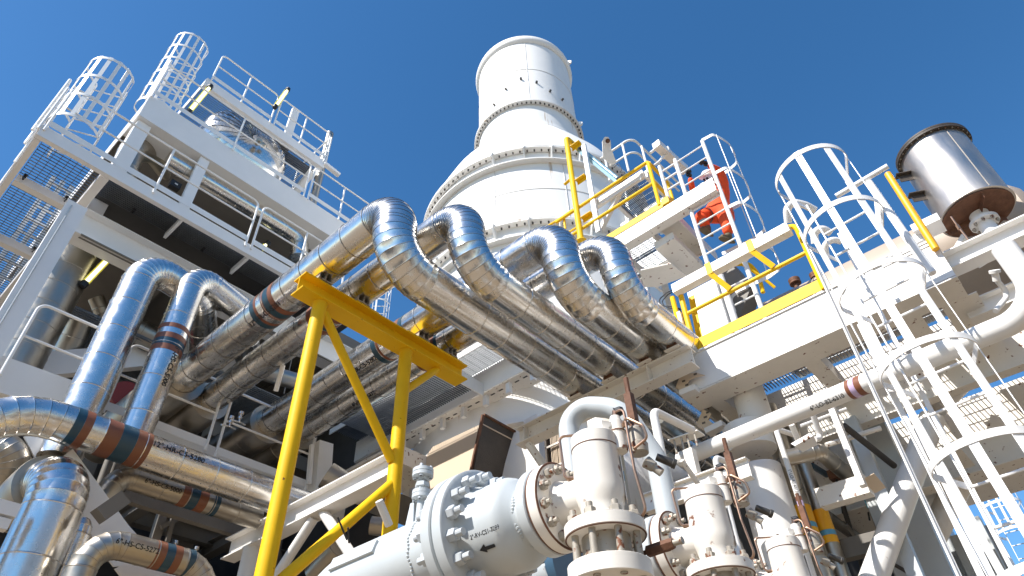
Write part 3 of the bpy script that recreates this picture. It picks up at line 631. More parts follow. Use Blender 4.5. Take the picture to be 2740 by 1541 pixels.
# ================================================================ right module: lower girder and decks
RM = thing('process_module', 'white steel module on the right with a deep box girder and a thick round column', 'process module', (7.0, 1.5, -1.6))
def rp(mb, n, m='white'): return mb.build(n, m, RM)
mb = MB(); mb.beam(V((6.606, 2.98, 4.6)), V((6.606, -.1, 4.6)), .012, .48, Z_); rp(mb, 'girder_web')
mb = MB(); mb.box((6.58, -.1, 4.815 + .026), (7.0, 2.9, 4.86)); rp(mb, 'girder_top_flange')
mb = MB(); mb.box((6.6, -.1, 4.335), (7.0, 3.0, 4.352)); rp(mb, 'girder_bottom_flange', 'cream')
mb = MB(); mb.plate([V((6.62, 2.99, 4.36)), V((7.6, 2.99, 4.36)), V((7.6, 2.99, 4.82)), V((6.62, 2.99, 4.82))], .014); rp(mb, 'end_plate', 'cream')
for y in (2.75, 1.55, .45, -.09): mb = MB(); mb.box((6.62, y - .007, 4.36), (7.99, y + .007, 4.8)); rp(mb, 'cross_beam', 'cream'); mb = MB(); mb.box((6.9 if y > 0 else 7.0, y - .09, 4.34), (8.6, y + .09, 4.351)); rp(mb, 'cross_beam', 'cream')
mb = MB(); mb.box((8.0, -1.7, 3.95), (8.014, 3, 4.78)); rp(mb, 'stringer', 'cream')
mb = MB(); mb.box((7.96, -1.7, 3.935), (8.12, 3, 3.949)); rp(mb, 'stringer_flange', 'cream')
mb = MB(); grating(mb, 7.02, 7.97, -.05, 2.95, 4.8, 'x', .042, .006, .03, .12); rp(mb, 'deck_grating', 'grat')
mb = MB(); mb.box((7.0, -.1, 4.332), (8.9, .16, 4.344)); rp(mb, 'end_soffit', 'cream')
mb = MB(); mb.box((9.0, -1.9, 3.4), (9.014, 3.4, 4.3)); rp(mb, 'back_beam', 'cream')
mb = MB(); mb.box((8.9, -1.9, 3.385), (9.15, 3.4, 3.399)); rp(mb, 'back_beam_flange', 'cream')
mb = MB(); grating(mb, 8.04, 8.96, -1.8, 3.2, 4.42, 'x', .05, .006, .03, .12); rp(mb, 'deck_grating', 'grat')
for y in (-1.3, -.3, .8, 2.2): mb = MB(); mb.box((8.02, y - .007, 3.96), (9.0, y + .007, 4.4)); rp(mb, 'cross_beam', 'cream'); mb = MB(); mb.box((8.13, y - .07, 3.45), (8.89, y + .07, 3.462)); rp(mb, 'cross_beam', 'cream')
mb = MB(); mb.box((8.1, -1.9, 3.1), (10.2, -1.88, 4.3)); rp(mb, 'lower_plate', 'interior')
mb = MB(); mb.box((9.02, -1.9, 3.5), (10.2, 3.4, 3.51)); rp(mb, 'soffit_plate', 'cream')
mb = MB(); mb.box((8.05, 1.2, 4.36), (8.55, 3.0, 4.37)); rp(mb, 'soffit_plate', 'cream')
# long beam carrying the four pipe legs
t = thing('support_beam', 'long white I-beam under the ends of the four shiny pipe legs', 'beam', V((6.32, 4, 4.6)))
mb = MB(); mb.ibeam(V((6.32, 5.35, 4.62)), V((6.32, 2.62, 4.62)), .25, .2, .016, .012, Z_); mb.build('i_section', 'cream', t)
for y in (5.2, 4.1, 3.2):
    mb = MB(); mb.box((6.225, y - .006, 4.512), (6.313, y + .006, 4.728)); mb.build('stiffener', 'cream', t)
mb = MB(); mb.cyl(V((6.32, 5.2, 4.49)), V((6.75, 4.6, 3.1)), .055, seg=20); mb.build('brace', 'cream', t)
# big white box further back on the deck
mb = MB(); mb.box((7.42, 2.47, 4.86), (7.9, 2.92, 6.5)); rp(mb, 'equipment_panel', 'white')
mb = MB(); mb.cyl(V((7.55, 2.42, 4.86)), V((7.55, 2.42, 6.6)), .055, seg=20); rp(mb, 'post')
# the upper landing: fascia, yellow toe board, soffits
mb = MB(); mb.beam(V((6.906, 4.3, 7.68)), V((6.906, 1.87, 7.68)), .012, .27, Z_); rp(mb, 'landing_fascia')
mb = MB(); mb.box((6.91, 1.87, 7.545), (7.06, 4.3, 7.557)); rp(mb, 'landing_fascia_flange', 'cream')
mb = MB(); mb.box((6.914, 2.60, 7.56), (8.3, 2.612, 7.75)); rp(mb, 'landing_end', 'cream')
mb = MB(); mb.box((7.15, 2.78, 7.36), (8.05, 3.12, 7.5)); rp(mb, 'junction_box', 'cream')
mb = MB(); grating(mb, 7.08, 7.9, 3.15, 4.3, 7.76, 'y', .045, .006, .03, .12); rp(mb, 'deck_grating', 'grat')
mb = MB(); mb.box((7.07, 2.62, 7.75), (7.9, 3.0, 7.76)); rp(mb, 'deck_plate', 'cream')
for y in (3.08, 3.7): mb = MB(); mb.box((6.92, y - .02, 7.565), (8.3, y + .02, 7.74)); rp(mb, 'cross_beam', 'cream')
mb = MB(); mb.box((7.9, 2.65, 7.5), (7.93, 4.4, 7.8)); rp(mb, 'stringer', 'cream')
for (p, q, r, s_) in (((160, 470), (440, 320), (490, 365), (175, 520)),):
    mb = MB(); mb.plate([PZ(c5(*k), 7.1) for k in ((130, 390), (440, 320), (500, 370), (600, 450), (300, 560), (160, 560))], .02); rp(mb, 'soffit_plate', 'cream')
mb = MB(); mb.plate([PZ(b8(*k), 6.6) for k in ((1020, 60), (1480, -20), (1560, 140), (1200, 260))], .02); rp(mb, 'soffit_plate', 'cream') if False else None
# raised small landing with a dark grating, and its frame
mb = MB(); grating(mb, 7.08, 7.75, 2.98, 3.62, 8.9, 'x', .03, .005, .03, .12); rp(mb, 'raised_grating', 'grat')
mb = MB(); mb.box((7.0, 2.95, 8.86), (7.06, 3.95, 9.04)); mb.box((7.78, 2.95, 8.86), (7.84, 3.95, 9.04)); mb.box((7.06, 2.9, 8.86), (7.78, 2.96, 9.04)); mb.box((7.06, 3.62, 8.86), (7.78, 3.68, 9.0)); rp(mb, 'raised_frame')
mb = MB(); mb.beam(PX(e4(960, 830), 7.05), PX(e4(660, 1420), 7.2), .07, .1); rp(mb, 'brace')
mb = MB(); mb.beam(PX(e4(540, 1100), 7.4), PX(e4(1230, 680), 7.0), .03, .13, Z_); rp(mb, 'frame_channel')
# thick round column with a skirt
mb = MB(); cx_, cy_ = 7.05, 2.52
mb.lathe(V((cx_, cy_, -1.6)), Z_, [(0, .245), (5.0, .245)], 48); mb.build('round_column', 'white', RM)
mb = MB(); mb.lathe(V((cx_, cy_, 3.62)), Z_, [(0, .25), (0, .27), (.3, .27), (.3, .25)], 48); mb.build('column_collar', 'cream', RM)
mb = MB(); mb.lathe(V((cx_ + .15, cy_ - .1, 3.9)), Z_, [(0, .19), (.6, .19)], 40); mb.build('column_head', 'cream', RM)
# sloping round braces at lower right
for p, q, s0, s1, r in ((e3(40, 1446 + 250), e3(640, 60), 6.6, 7.6, .13), (e3(300, 1800), e3(1200, -40), 8.0, 8.4, .15), (c3(760, 1300), c3(1000, 1060), 7.8, 7.9, .13)):
    mb = MB(); mb.cyl(P(p, s0), P(q, s1), r, seg=32); mb.build('brace', 'white', RM)
# box girder at upper right, under the silencer
mb = MB(); mb.box((6.9, -1.1, 5.28), (6.92, -.32, 5.46)) if False else None
g0 = PX(b4(1810, 1410), 7.0); g1 = PX(b4(2560, 1060), 7.0); zg = (g0.z + g1.z) / 2
t = thing('support_beam', 'white I-beam at the right edge under the silencer', 'beam', V((7.0, g0.y, zg)))
mb = MB(); mb.ibeam(V((7.0, g0.y, zg)), V((7.0, g1.y - .6, zg)), .22, .2, .014, .012, Z_); mb.build('i_section', 'white', t)
mb = MB(); mb.ibeam(V((7.3, g0.y + .1, zg - .45)), V((7.3, g1.y - .6, zg - .45)), .2, .18, .014, .012, Z_); mb.build('lower_section', 'white', t)
h0 = PX(c3(750, 40), 6.62); 
t = thing('girder_block', 'bright white box end of the girder below the yellow bar', 'steel block', V((6.62, .1, 4.86)))
mb = MB(); ya = PX(b4(1450, 1300), 6.6).y; yb = PX(b4(1690, 1190), 6.6).y; zb0 = 4.872
mb.box((6.59, yb, zb0), (7.5, ya + .3, PX(b4(1690, 1190), 6.6).z)); mb.build('box', 'white', t)
mb = MB(); mb.beam(PX(b4(1480, 1110), 7.2), PX(b4(1740, 990), 7.2), .25, .1, Z_); mb.build('stub_beam', 'white', t)
mb = MB(); q = PX(b4(1540, 1200), 7.2); mb.cyl(q, q + V((0, 0, .12)), .05, seg=16); mb.build('stub_post', 'white', t)
# ---- yellow handrail on the right girder with the white cable duct clamped to it
t = thing('handrail', 'yellow handrail with deep toe board along the white girder at right', 'handrail', V((6.58, 2.7, 4.86)), 'yellow handrails'); YR = t
mb = MB(); mb.beam(V((6.575, 2.7, 4.945)), V((6.575, 1.04, 4.945)), .008, .15, Z_); mb.build('toe_board', 'yellow', t)
mb = MB(); mb.tube([V((6.58, 2.68, 5.45)), V((6.58, 1.06, 5.45))], .026); mb.build('mid_rail', 'yellow', t)
mb = MB(); mb.tube([V((6.58, 1.04, 4.87)), V((6.58, 1.04, 5.93)), V((6.58, 1.3, 5.93))], .034, .1, 12); mb.build('end_post', 'yellow', t)
mb = MB(); mb.tube([V((6.575, 2.68, 4.87)), V((6.575, 2.68, 5.9))], .036, .1, 12); mb.build('start_post', 'yellow', t)
mb = MB(); mb.tube([V((6.62, 2.82, 4.78)), V((6.62, 2.82, 5.85))], .034, .1, 12); mb.build('start_post', 'yellow', t)
mb = MB(); mb.beam(V((6.72, 2.66, 4.87)), V((6.72, 2.60, 5.8)), .01, .08, None); mb.build('flat_post', 'yellow', t)
mb = MB(); mb.beam(V((6.54, 2.75, 4.75)), V((6.54, 2.75, 5.5)), .05, .045, None); mb.build('inner_post', 'white', t)
t = thing('cable_duct', 'white rectangular cable duct strapped along the top of the yellow handrail', 'cable duct', V((6.5, 2.6, 5.83)))
mb = MB(); mb.beam(V((6.5, 2.72, 5.83)), V((6.5, 1.1, 5.83)), .12, .14, Z_); mb.build('duct_body', 'white', t)
for y in (2.15, 1.25 + .32):
    mb = MB(); mb.beam(V((6.43, y + .02, 5.735)), V((6.43, y + .02, 5.92)), .075, .008, X_); mb.box((6.425, y - .005, 5.912), (6.6, y + .045, 5.92)); mb.build('strap', 'yellow', t)
    mb = MB(); mb.beam(V((6.435, y + .02, 5.74)), V((6.545, y - .12, 5.46)), .07, .012, X_); mb.build('strap_leg', 'yellow', t)
# ---- white ladder standing behind the yellow handrail
t = thing('ladder', 'white ladder with thick right post behind the yellow handrail on the girder', 'ladder', V((7.6, 2.2, 4.9)))
for y, r in ((2.03, .045), (2.47, .05)): mb = MB(); mb.cyl(V((7.6, y, 4.9)), V((7.6, y, 6.9)), r if y > 2.2 else .035, seg=16); mb.build('stile', 'white', t)
for k in range(6): mb = MB(); z = 5.05 + .33 * k; mb.cyl(V((7.6, 2.03, z)), V((7.6, 2.47, z)), .014, seg=8); mb.build('rung', 'white', t)
# ---- tan insulated vessel behind
t = thing('storage_vessel', 'horizontal tan insulated vessel lying behind the yellow handrail', 'vessel', V((9.0, .5, 5.0)))
vc = V((9.0, 0, 6.15)); R = .62
mb = MB(); mb.lathe(vc + V((0, 2.45, 0)), -Y_, [(0, .25), (.04, .42), (.12, .55), (.22, R), (.23, R), (1.0, R), (1.003, R + .006), (1.06, R + .006), (1.063, R), (3.6, R), (3.7, .5), (3.75, .3)], 48); mb.build('shell', 'beige', t)
mb = MB(); mb.lathe(vc + V((0, 2.28, 0)), -Y_, [(0, R + .004), (0, R + .012), (.06, R + .012), (.06, R + .004)], 48, False); mb.build('strap_band', 'steel', t)
for y, h, R2 in ((1.78, .25, .09), (1.48, .18, .07)):
    mb = MB(); mb.lathe(vc + V((0, y, R - .03)), Z_, [(0, .04), (h, .04), (h, R2), (h + .03, R2), (h + .03, R2 * .9), (h + .06, R2), (h + .09, R2), (h + .09, .03)], 20); mb.build('nozzle', 'rusty', t)
t = thing('vent_pipe', 'yellow-brown bent pipe rising from the tan vessel nozzle', 'pipe', V((9.0, 1.78, 7.0)))
mb = MB(); mb.tube([PX(c5(1380, 620), 8.9), PX(c5(1330, 430), 8.9), PX(c5(1240, 330), 8.7), PX(c5(1100, 330), 8.5)], .035, .15, 12); mb.build('pipe_body', 'yellow', t)
mb = MB(); mb.tube([PX(c5(1500, 570), 8.9), PX(c5(1380, 470), 8.8), PX(c5(1180, 340), 8.6)], .025, .1, 12); mb.build('side_pipe', 'yellow', t)
# ---- dark hopper-like duct behind the ladder
t = thing('duct', 'grey shaded tapering duct between the white ladder and the tan vessel', 'duct', V((8.2, 2.2, 5.5)))
mb = MB(); f = [PX(c5(*k), 8.0) for k in ((1000, 440), (1130, 380), (1310, 620), (1270, 700), (1180, 960), (1060, 720))]; mb.plate(f, .3); mb.build('shell', 'interior', t)
t = thing('ball_pipe', 'short white elbow pipe stub in front of the tan vessel', 'pipe', PX(c5(1200, 600), 7.9))
mb = MB(); q = PX(c5(1210, 600), 7.9); mb.tube([q + V((0, .25, -.3)), q + V((0, .25, 0)), q + V((0, -.05, 0))], .06, .1, 16); mb.build('pipe_body', 'white', t)
# ---- yellow handrail of the upper landing
UX = 6.9
t = thing('handrail', 'yellow handrail with looped end on the upper landing beside the stack', 'handrail', V((UX, 4.3, 7.85)), 'yellow handrails')
mb = MB(); mb.beam(V((UX - .008, 3.98, 7.885)), V((UX - .008, 2.72, 7.885)), .008, .12, Z_); mb.build('toe_board', 'yellow', t)
mb = MB(); mb.tube([V((UX, 4.75, 9.0)), V((UX, 2.77, 9.0)), V((UX, 2.77, 7.9))], .031, .04, 10); mb.build('top_rail', 'yellow', t)
mb = MB(); mb.tube([V((UX, 4.75, 8.45)), V((UX, 2.77, 8.45))], .029, .04, 10); mb.build('mid_rail', 'yellow', t)
mb = MB(); mb.tube([V((UX + .03, 2.77, 9.0)), V((UX + .62, 2.77, 9.0)), V((UX + .62, 2.77, 8.5)), V((UX + .03, 2.77, 8.5))], .03, .1, 10); mb.build('end_loop', 'yellow', t)
mb = MB(); mb.box((UX - .01, 2.60, 7.86), (UX + .15, 2.72, 7.99)); mb.build('toe_end', 'yellow', t)
t = thing('handrail', 'short yellow handrail end sloping away left of the tall yellow post', 'handrail', V((UX, 5.4, 7.6)), 'yellow handrails')
mb = MB(); q0 = PX(b2(1570, 365), 6.95); q1 = PX(b2(1480, 430), 6.95); q2 = PX(b2(1270, 560), 6.95); mb.tube([q0, q1, q2, q2 + (q2 - q1) * .6], .022, .1, 10); mb.build('top_rail', 'yellow', t)
mb = MB(); mb.tube([q1, q1 + V((0, 0, -1.1))], .022); mb.build('post', 'yellow', t)
mb = MB(); q3 = PX(b2(1640, 520), 6.95); q4 = PX(b2(1500, 600), 6.95); mb.tube([q3, q4, q4 + (q4 - q3) * 1.], .02, .1, 10); mb.build('mid_rail', 'yellow', t)
t = thing('davit_post', 'tall thick yellow post with brackets at the left end of the upper landing', 'post', V((UX - .02, 4.3, 8.0)))
pt0 = PX(b3(200, 1110), UX - .05); top = on(V((UX - .05, pt0.y, 9)), 'z', e4(185, 150))
mb = MB(); mb.tube([V((UX - .05, pt0.y, pt0.z)), top, top + V((.5, -.02, 0))], .052, .08, 20); mb.build('post', 'yellow', t)
mb = MB(); mb.lathe(V((UX - .05, pt0.y, pt0.z - .01)), Z_, [(0, .1), (.02, .1), (.02, .055), (.14, .055)], 20); mb.build('base', 'yellow', t)
for k in range(3):
    z = pt0.z + .55 + k * 1.02
    mb = MB(); mb.box((UX - .06, pt0.y - .27, z), (UX + .02, pt0.y - .055, z + .012)); mb.box((UX + .02, pt0.y - .27, z - .07), (UX + .03, pt0.y - .055, z + .012)); mb.build('bracket', 'yellow', t)
mb = MB(); mb.beam(V((UX, pt0.y + .06, pt0.z + 1.75)), V((UX, pt0.y + .22, pt0.z + 1.72)), .06, .01, Z_); mb.build('bracket', 'yellow', t)
t = thing('strut_channel', 'white perforated strut standing just right of the tall yellow post', 'strut', V((UX, pt0.y - .3, 8.1)))
ys = pt0.y - .32; zs1 = on(V((UX, ys, 9)), 'z', e4(310, 260)).z
mb = MB(); mb.beam(V((UX, ys, pt0.z + .05)), V((UX, ys, zs1)), .012, .085); mb.box((UX + .006, ys - .0425, pt0.z + .05), (UX + .05, ys - .037, zs1)); mb.build('channel', 'white2', t)
mb = MB()
for k in range(26): z = pt0.z + .2 + k * .1; mb.lathe(V((UX - .007, ys - .012, z)), -X_, [(0, .006), (.002, .006)], 8); mb.lathe(V((UX - .007, ys + .014, z + .02)), -X_, [(0, .006), (.002, .006)], 8)
mb.build('slot_row', 'boltd', t)['kind'] = 'stuff'
lamp('big clear tubular floodlight leaning across the stack beside the tall yellow post', PX(e4(380, 300), UX + .15), PX(e4(960, 770), UX + .25), False, .075)
# ---- white handrails behind the landing
t = thing('handrail', 'white double-bent handrail behind the upper landing, against the sky', 'handrail', PX(b3(690, 100), 7.9), 'white handrails of the right module')
mb = MB(); a = PX(b3(390, 305), 7.8); b = PX(b3(690, 98), 7.8); c = to(b, 'x', b3(960, 350)); d_ = to(b, 'x', b3(1240, 640)); mb.tube([a, b, d_], .024, .18, 12); mb.build('top_rail', 'white', t)
mb = MB(); a = PX(b3(480, 375), 7.8); b = PX(b3(715, 220), 7.8); d_ = to(b, 'x', b3(1150, 620)); mb.tube([a, b, d_], .022, .18, 12); mb.build('mid_rail', 'white', t)
for p, q in (((600, 170), (655, 430)), ((785, 185), (860, 490)), ((430, 290), (470, 520))):
    a = PX(b3(*p), 7.8); mb = MB(); mb.cyl(a, on(a, 'z', b3(*q)), .024, seg=12); mb.build('post', 'white', t)
t = thing('handrail', 'small white gate rail at the left of the ladder opening', 'handrail', V((7.0, 2.75, 7.8)), 'white handrails of the right module')
for y, z1_ in ((2.64, 8.85), (2.36, 8.75)):
    mb = MB(); mb.cyl(V((7.0, y, 7.82)), V((7.0, y, z1_)), .03, seg=12); mb.build('post', 'white', t)
for z in (8.72, 8.5, 8.25): mb = MB(); mb.cyl(V((7.02, 2.36, z)), V((7.02, 2.64, z)), .018, seg=10); mb.build('rail', 'white', t)
t = thing('tube_lamp', 'white square-bodied lamp on an arm behind the handrail near the worker', 'lamp', P(b3(930, 160), 11.4), 'tubular lamps on the plant')
a = P(b3(925, 165), 11.4); b = to(a, 'x', b3(1210, 420)); mb = MB(); mb.beam(a, b, .14, .14); mb.build('housing', 'white', t)
mb = MB(); c = to(a, 'x', b3(1020, 250)); mb.beam(c - (b - a).normalized() * .03, c + (b - a).normalized() * .03, .17, .17); mb.build('clamp', 'white', t)
mb = MB(); mb.tube([to(a, 'x', b3(930, 205)), P(b3(870, 250), 11.4)], .025, .1, 10); mb.build('arm', 'white', t)
mb = MB(); mb.tube([c, P(b3(960, 330), 11.3), P(b3(910, 370), 11.3)], .022, .1, 10); mb.build('arm', 'white', t)
# ---- the ladder with the worker, and its cage
LX = 7.0
t = thing('caged_ladder', 'white caged ladder the orange-clad worker is climbing', 'ladder', V((LX, 2.1, 6.2)), 'white caged ladders on the right module')
for y in (1.845, 2.355):
    mb = MB(); mb.cyl(V((LX, y, 6.15)), V((LX, y, 8.8 if y < 2 else 8.78)), .031, seg=16); mb.build('stile', 'white', t)
for k in range(9): z = 6.3 + k * .30; mb = MB(); mb.cyl(V((LX, 1.845, z)), V((LX, 2.355, z)), .013, seg=8); mb.build('rung', 'white', t)
for z in (8.82, 7.98, 7.2, 6.42):
    pts = [V((LX, 1.845, z)), V((LX + .02, 1.66, z))]
    for k in range(13):
        a = math.pi * k / 12; pts.append(V((7.38 - math.cos(a) * .36 * 1.0 + .02, 1.62 - math.sin(a) * .04 - .0, z)) if False else V((7.02 + .78 * k / 12, 1.66 - .10 * math.sin(a), z)))
    pts += [V((7.85, 1.85, z)), V((7.8, 2.36, z))]
    mb = MB(); mb.tube(pts, .0, .12, 4, 0, 12, flat=(.008, .06)); mb.build('hoop', 'white', t)
for x, y in ((7.1, 1.63), (7.4, 1.56), (7.7, 1.62), (7.86, 1.85)):
    mb = MB(); mb.beam(V((x, y, 6.4)), V((x, y, 8.85)), .035, .008); mb.build('cage_bar', 'white', t)
# ---- foreground caged ladder at right
fc = ladder_cage('big white caged ladder in the right foreground, nearest the camera', V((5.6, .48, 0)), -.5, 5.19, V((-1, 0, 0)), .505, .42, .345, .74, .775, 5, group='white caged ladders on the right module', hoopw=.055, rr=.012, ztop=5.0, barw=.062, stile=(.06, .012), rung=.30)
mb = MB(); mb.cyl(V((5.75, .42, 5.25)), V((5.75, -.12, 5.25)), .028, seg=14); mb.build('cross_stub', 'white2', fc)
mb = MB(); mb.cyl(V((5.76, .1, 3.9)), V((5.76, .1, 5.2)), .034, seg=16); mb.build('support_post', 'white2', fc)
fc.rotation_euler.x = math.radians(-2.6); fc.location.y -= .245
# distant cage
ladder_cage('small distant caged ladder against the sky behind the foreground cage', P(e3(1180, 700), 16) + V((.4, 0, 0)), P(e3(1300, 1040), 16).z - 1.2, P(e3(1180, 590), 16).z, V((-1, 0, 0)), P(e3(1300, 1040), 16).z - .3, .5, .4, .8, .62, 7, group='white caged ladders on the right module', barw=.05)
# ---- yellow bar and neighbouring white bars near the silencer
t = thing('grab_bar', 'single yellow bar standing beside the top of the foreground cage', 'post', V((6.55, .1, 5.2)))
q = PX(b4(1640, 1190), 6.55); mb = MB(); mb.cyl(V((6.55, q.y, q.z - .1)), on(q, 'z', b4(1195, 535)), .036, seg=16); mb.build('bar', 'amber', t)
# ---- silencer
sb = P(b4(2085, 905), 7.7); st = on(sb, 'z', b4(1645, 330)); hh = st.z - sb.z
t = thing('silencer', 'weathered stainless silencer drum with a dark bolted rim at upper right', 'silencer', sb)
R = .385
mb = MB(); mb.lathe(sb, Z_, [(0, R - .01), (.006, R + .012), (.02, R + .012), (.024, R), (hh - .04, R), (hh - .03, R + .0)], 64); mb.build('drum', 'steel', t)
mb = MB(); mb.lathe(sb + V((0, 0, -.006)), -Z_, [(0, R - .012), (.012, R - .014), (.014, .1)], 48); mb.build('bottom_plate', 'rusty', t)
mb = MB(); mb.lathe(sb + V((0, 0, hh - .03)), Z_, [(0, R), (0, R + .045), (.03, R + .045), (.03, R), (.036, R), (.036, R + .045), (.06, R + .045), (.06, .05)], 64); mb.build('rim_flange', 'darkbox', t)
mb = MB()
for k in range(32):
    a = 2 * math.pi * k / 32; q = sb + V((math.cos(a) * (R + .024), math.sin(a) * (R + .024), hh - .042)); mb.cyl(q, q + V((0, 0, .083)), .009, seg=6)
mb.build('bolt_row', 'bolt', t)['kind'] = 'stuff'
mb = MB(); aa = math.radians(214); d = V((math.cos(aa), math.sin(aa), 0)); mb.beam(sb + d * (R + .002) + V((0, 0, .03)), sb + d * (R + .002) + V((0, 0, hh - .05)), .004, .012); mb.build('weld_seam', 'seam', t)
for a_, z0_ in ((118, hh - .28), (118, hh * .42)):
    d = V((math.cos(math.radians(a_)), math.sin(math.radians(a_)), 0)); mb = MB(); q = sb + V((0, 0, z0_)); s = V((-d.y, d.x, 0))
    mb.beam(q + d * (R - .02), q + d * (R + .17), .10, .012, Z_); mb.beam(q + d * (R - .02) + V((0, 0, -.06)), q + d * (R + .15) + V((0, 0, -.06)), .01, .11, Z_); mb.build('side_bracket', 'darkbox', t)
for a_ in (200, 320, 80):
    d = V((math.cos(math.radians(a_)), math.sin(math.radians(a_)), 0)); mb = MB(); mb.beam(sb + d * .08 + V((0, 0, -.05)), sb + d * .34 + V((0, 0, -.05)), .008, .07, Z_); mb.build('bottom_rib', 'rusty', t)
t = thing('elbow_valve', 'white flanged elbow joining the bottom of the silencer', 'valve', sb + V((0, 0, -.5)))
vb = on(sb, 'z', b4(2150, 985)); vb = V((sb.x, sb.y, sb.z - .16))
mb = MB(); mb.lathe(vb, -Z_, [(-.13, .1), (-.02, .1), (-.02, .15), (.02, .15), (.02, .085), (.2, .085)], 32); mb.build('neck', 'white', t)
mb = MB(); mb.tube([vb + V((0, 0, -.15)), vb + V((0, 0, -.36)), vb + V((0, .3, -.42))], .085, .12, 24); mb.build('elbow', 'white', t)
nut_ring(t, vb + V((0, 0, -.02)), -Z_, .122, 8, .032, .03, .012, .009, 'bolt')
t = thing('drain_tube', 'thin brass drain tube under the silencer', 'tube', sb)
q = P(b4(1870, 1000), 7.5); mb = MB(); mb.tube([q + V((0, 0, .1)), q, to(q, 'z', b4(2050, 1230))], .011, .05, 8); mb.lathe(q + V((0, 0, -.1)), Z_, [(0, .02), (.06, .02)], 6); mb.build('tube', 'tubing', t)
# ---- 6 inch pipe rising at the right edge
t = thing('process_pipe', 'long white pipe with brown and lilac bands crossing below the girder', 'pipe', V((6.2, 3.0, 3.42)))
pa = PX((1822, 1230), 6.5); pb = PX((2640, 893), 5.55); pm = pb; pb2 = on(pa, pb - pa, (2806, 826))
up_ = on(pb2, 'z', (2700, 640))
mb = MB(); mb.tube([pa, pb2, on(pb2, 'z', (2712, 650))], .087, .30, 32, 0, 6); mb.build('pipe_body', 'white', t)
dd = (pb - pa).normalized()
b0, b1_, b2_, b3_ = [on(pa, dd, b5(*k)) for k in ((810, 1170), (850, 1160), (900, 1140), (960, 1120))]
for u, v, mm in ((b0, b1_, 'brown'), (b1_, b2_, 'lilac'), (b2_, b3_, 'brown')):
    mb = MB(); mb.lathe(u, v - u, [(0.001, .086), (0.001, .0895), ((v - u).length - .001, .0895), ((v - u).length - .001, .086)], 32, False); mb.build('colour_band', mm, t)
text_on(t, .0872, '6"-LO-B2-6310', on(pa, dd, b5(660, 1330)), dd, V((-.70, .1, -.65)), .058, off=.003)
t = thing('process_pipe', 'short bent white branch pipe under the right beams against the sky', 'pipe', P(b5(2260, 130), 6.6))
mb = MB(); mb.tube([P(b5(2240, 110), 6.7), P(b5(2270, 180), 6.7), P(b5(2390, 320), 6.7), P(b5(2260, 480), 6.5)], .026, .12, 14); mb.build('pipe_body', 'white', t)
mb = MB(); q = P(b5(2255, 110), 6.7); mb.lathe(q, (P(b5(2270, 180), 6.7) - q), [(-.03, .05), (0, .05), (0, .03), (.08, .035)], 16); mb.build('collar', 'white', t)
# ================================================================ grey 12 inch line with bolted flange and reducer
AX0, AZ0 = 1.954, 1.071
def G(y): return V((AX0, y, AZ0))
t = thing('process_pipe', 'big pale grey pipe with a bolted flange and bulging reducer in the bottom foreground', 'pipe', G(2.3)); GP = t
mb = MB(); mb.tube([V((AX0, 3.02, -1.6)), V((AX0, 3.02, AZ0)), G(2.02)], .166, .42, 48, 0, 5); mb.build('pipe_body', 'grey', t, smooth=35)
mb = MB(); mb.lathe(G(2.02), -Y_, [(-.02, .166), (.02, .172), (.06, .20), (.062, .262), (.066, .268), (.112, .268), (.116, .262)], 64); mb.build('flange', 'grey', t)
mb = MB(); mb.lathe(G(1.902), -Y_, [(0, .235), (.006, .235)], 64); mb.build('gasket', 'boltd', t)
mb = MB(); mb.lathe(G(1.894), -Y_, [(0, .262), (.004, .268), (.05, .268), (.054, .262), (.056, .195), (.09, .18), (.12, .178), (.22, .178), (.24, .170), (.26, .152), (.278, .126), (.287, .116), (.30, .112), (.325, .112)], 64); mb.build('reducer', 'grey', t, smooth=40)
mb = MB(); rs = []
for k in range(60):
    a = 2 * math.pi * k / 60; q = G(1.612 - .006 * math.sin(k * 7)) + V((math.cos(a), 0, math.sin(a))) * .114; mb.lathe(q, V((0, -1, 0)), [(-.008, .003), (-.004, .008), (.004, .008), (.008, .003)], 6)
mb.build('weld_bead', 'grey', t)
for k in range(56):
    a = 2 * math.pi * k / 56
mb = MB()
for k in range(70):
    a = 2 * math.pi * k / 70; q = G(2.14 + .004 * math.sin(k * 5)) + V((math.cos(a), 0, math.sin(a))) * .1665; mb.lathe(q, V((0, -1, 0)), [(-.006, .002), (-.003, .006), (.003, .006), (.006, .002)], 6)
mb.build('weld_bead', 'grey', t)
nut_ring(t, G(1.84), -Y_, .222, 16, .046, .036, .034, .0145, 'gbolt', rot=.1)
nut_ring(t, G(1.964), Y_, .222, 16, .052, .036, .03, .0145, 'gbolt', rot=.1)
mb = MB(); d = V((-.62, 0, .4)).normalized(); 
q0 = on(G(2), 'y', a8(1250, 1400)); q1 = on(G(2), 'y', a8(1700, 1300)); o = V((-.80, 0, .30)).normalized(); mb.beam(q0 + o * .17, q1 + o * .17, .06, .014, o); mb.build('pad_plate', 'grey', t)
text_on(t, .178, '12"-RV-CS1-7289', G(1.715), -Y_, V((-.93, 0, -.42)), .0225, off=.0007)
mb = MB(); oo = V((-.80, 0, -.72)).normalized(); sv = Y_ * -1
pts = [G(1.72) + (oo + V((0, 0, 0))) * .181 + sv * u + oo.cross(sv) * v_ for u, v_ in ((.035, -.006), (.035, .006), (-.01, .008), (-.01, .018), (-.04, .002), (-.01, -.014), (-.01, -.006))]
mb.plate(pts, .003, n=oo); mb.build('flow_arrow', 'black', t)
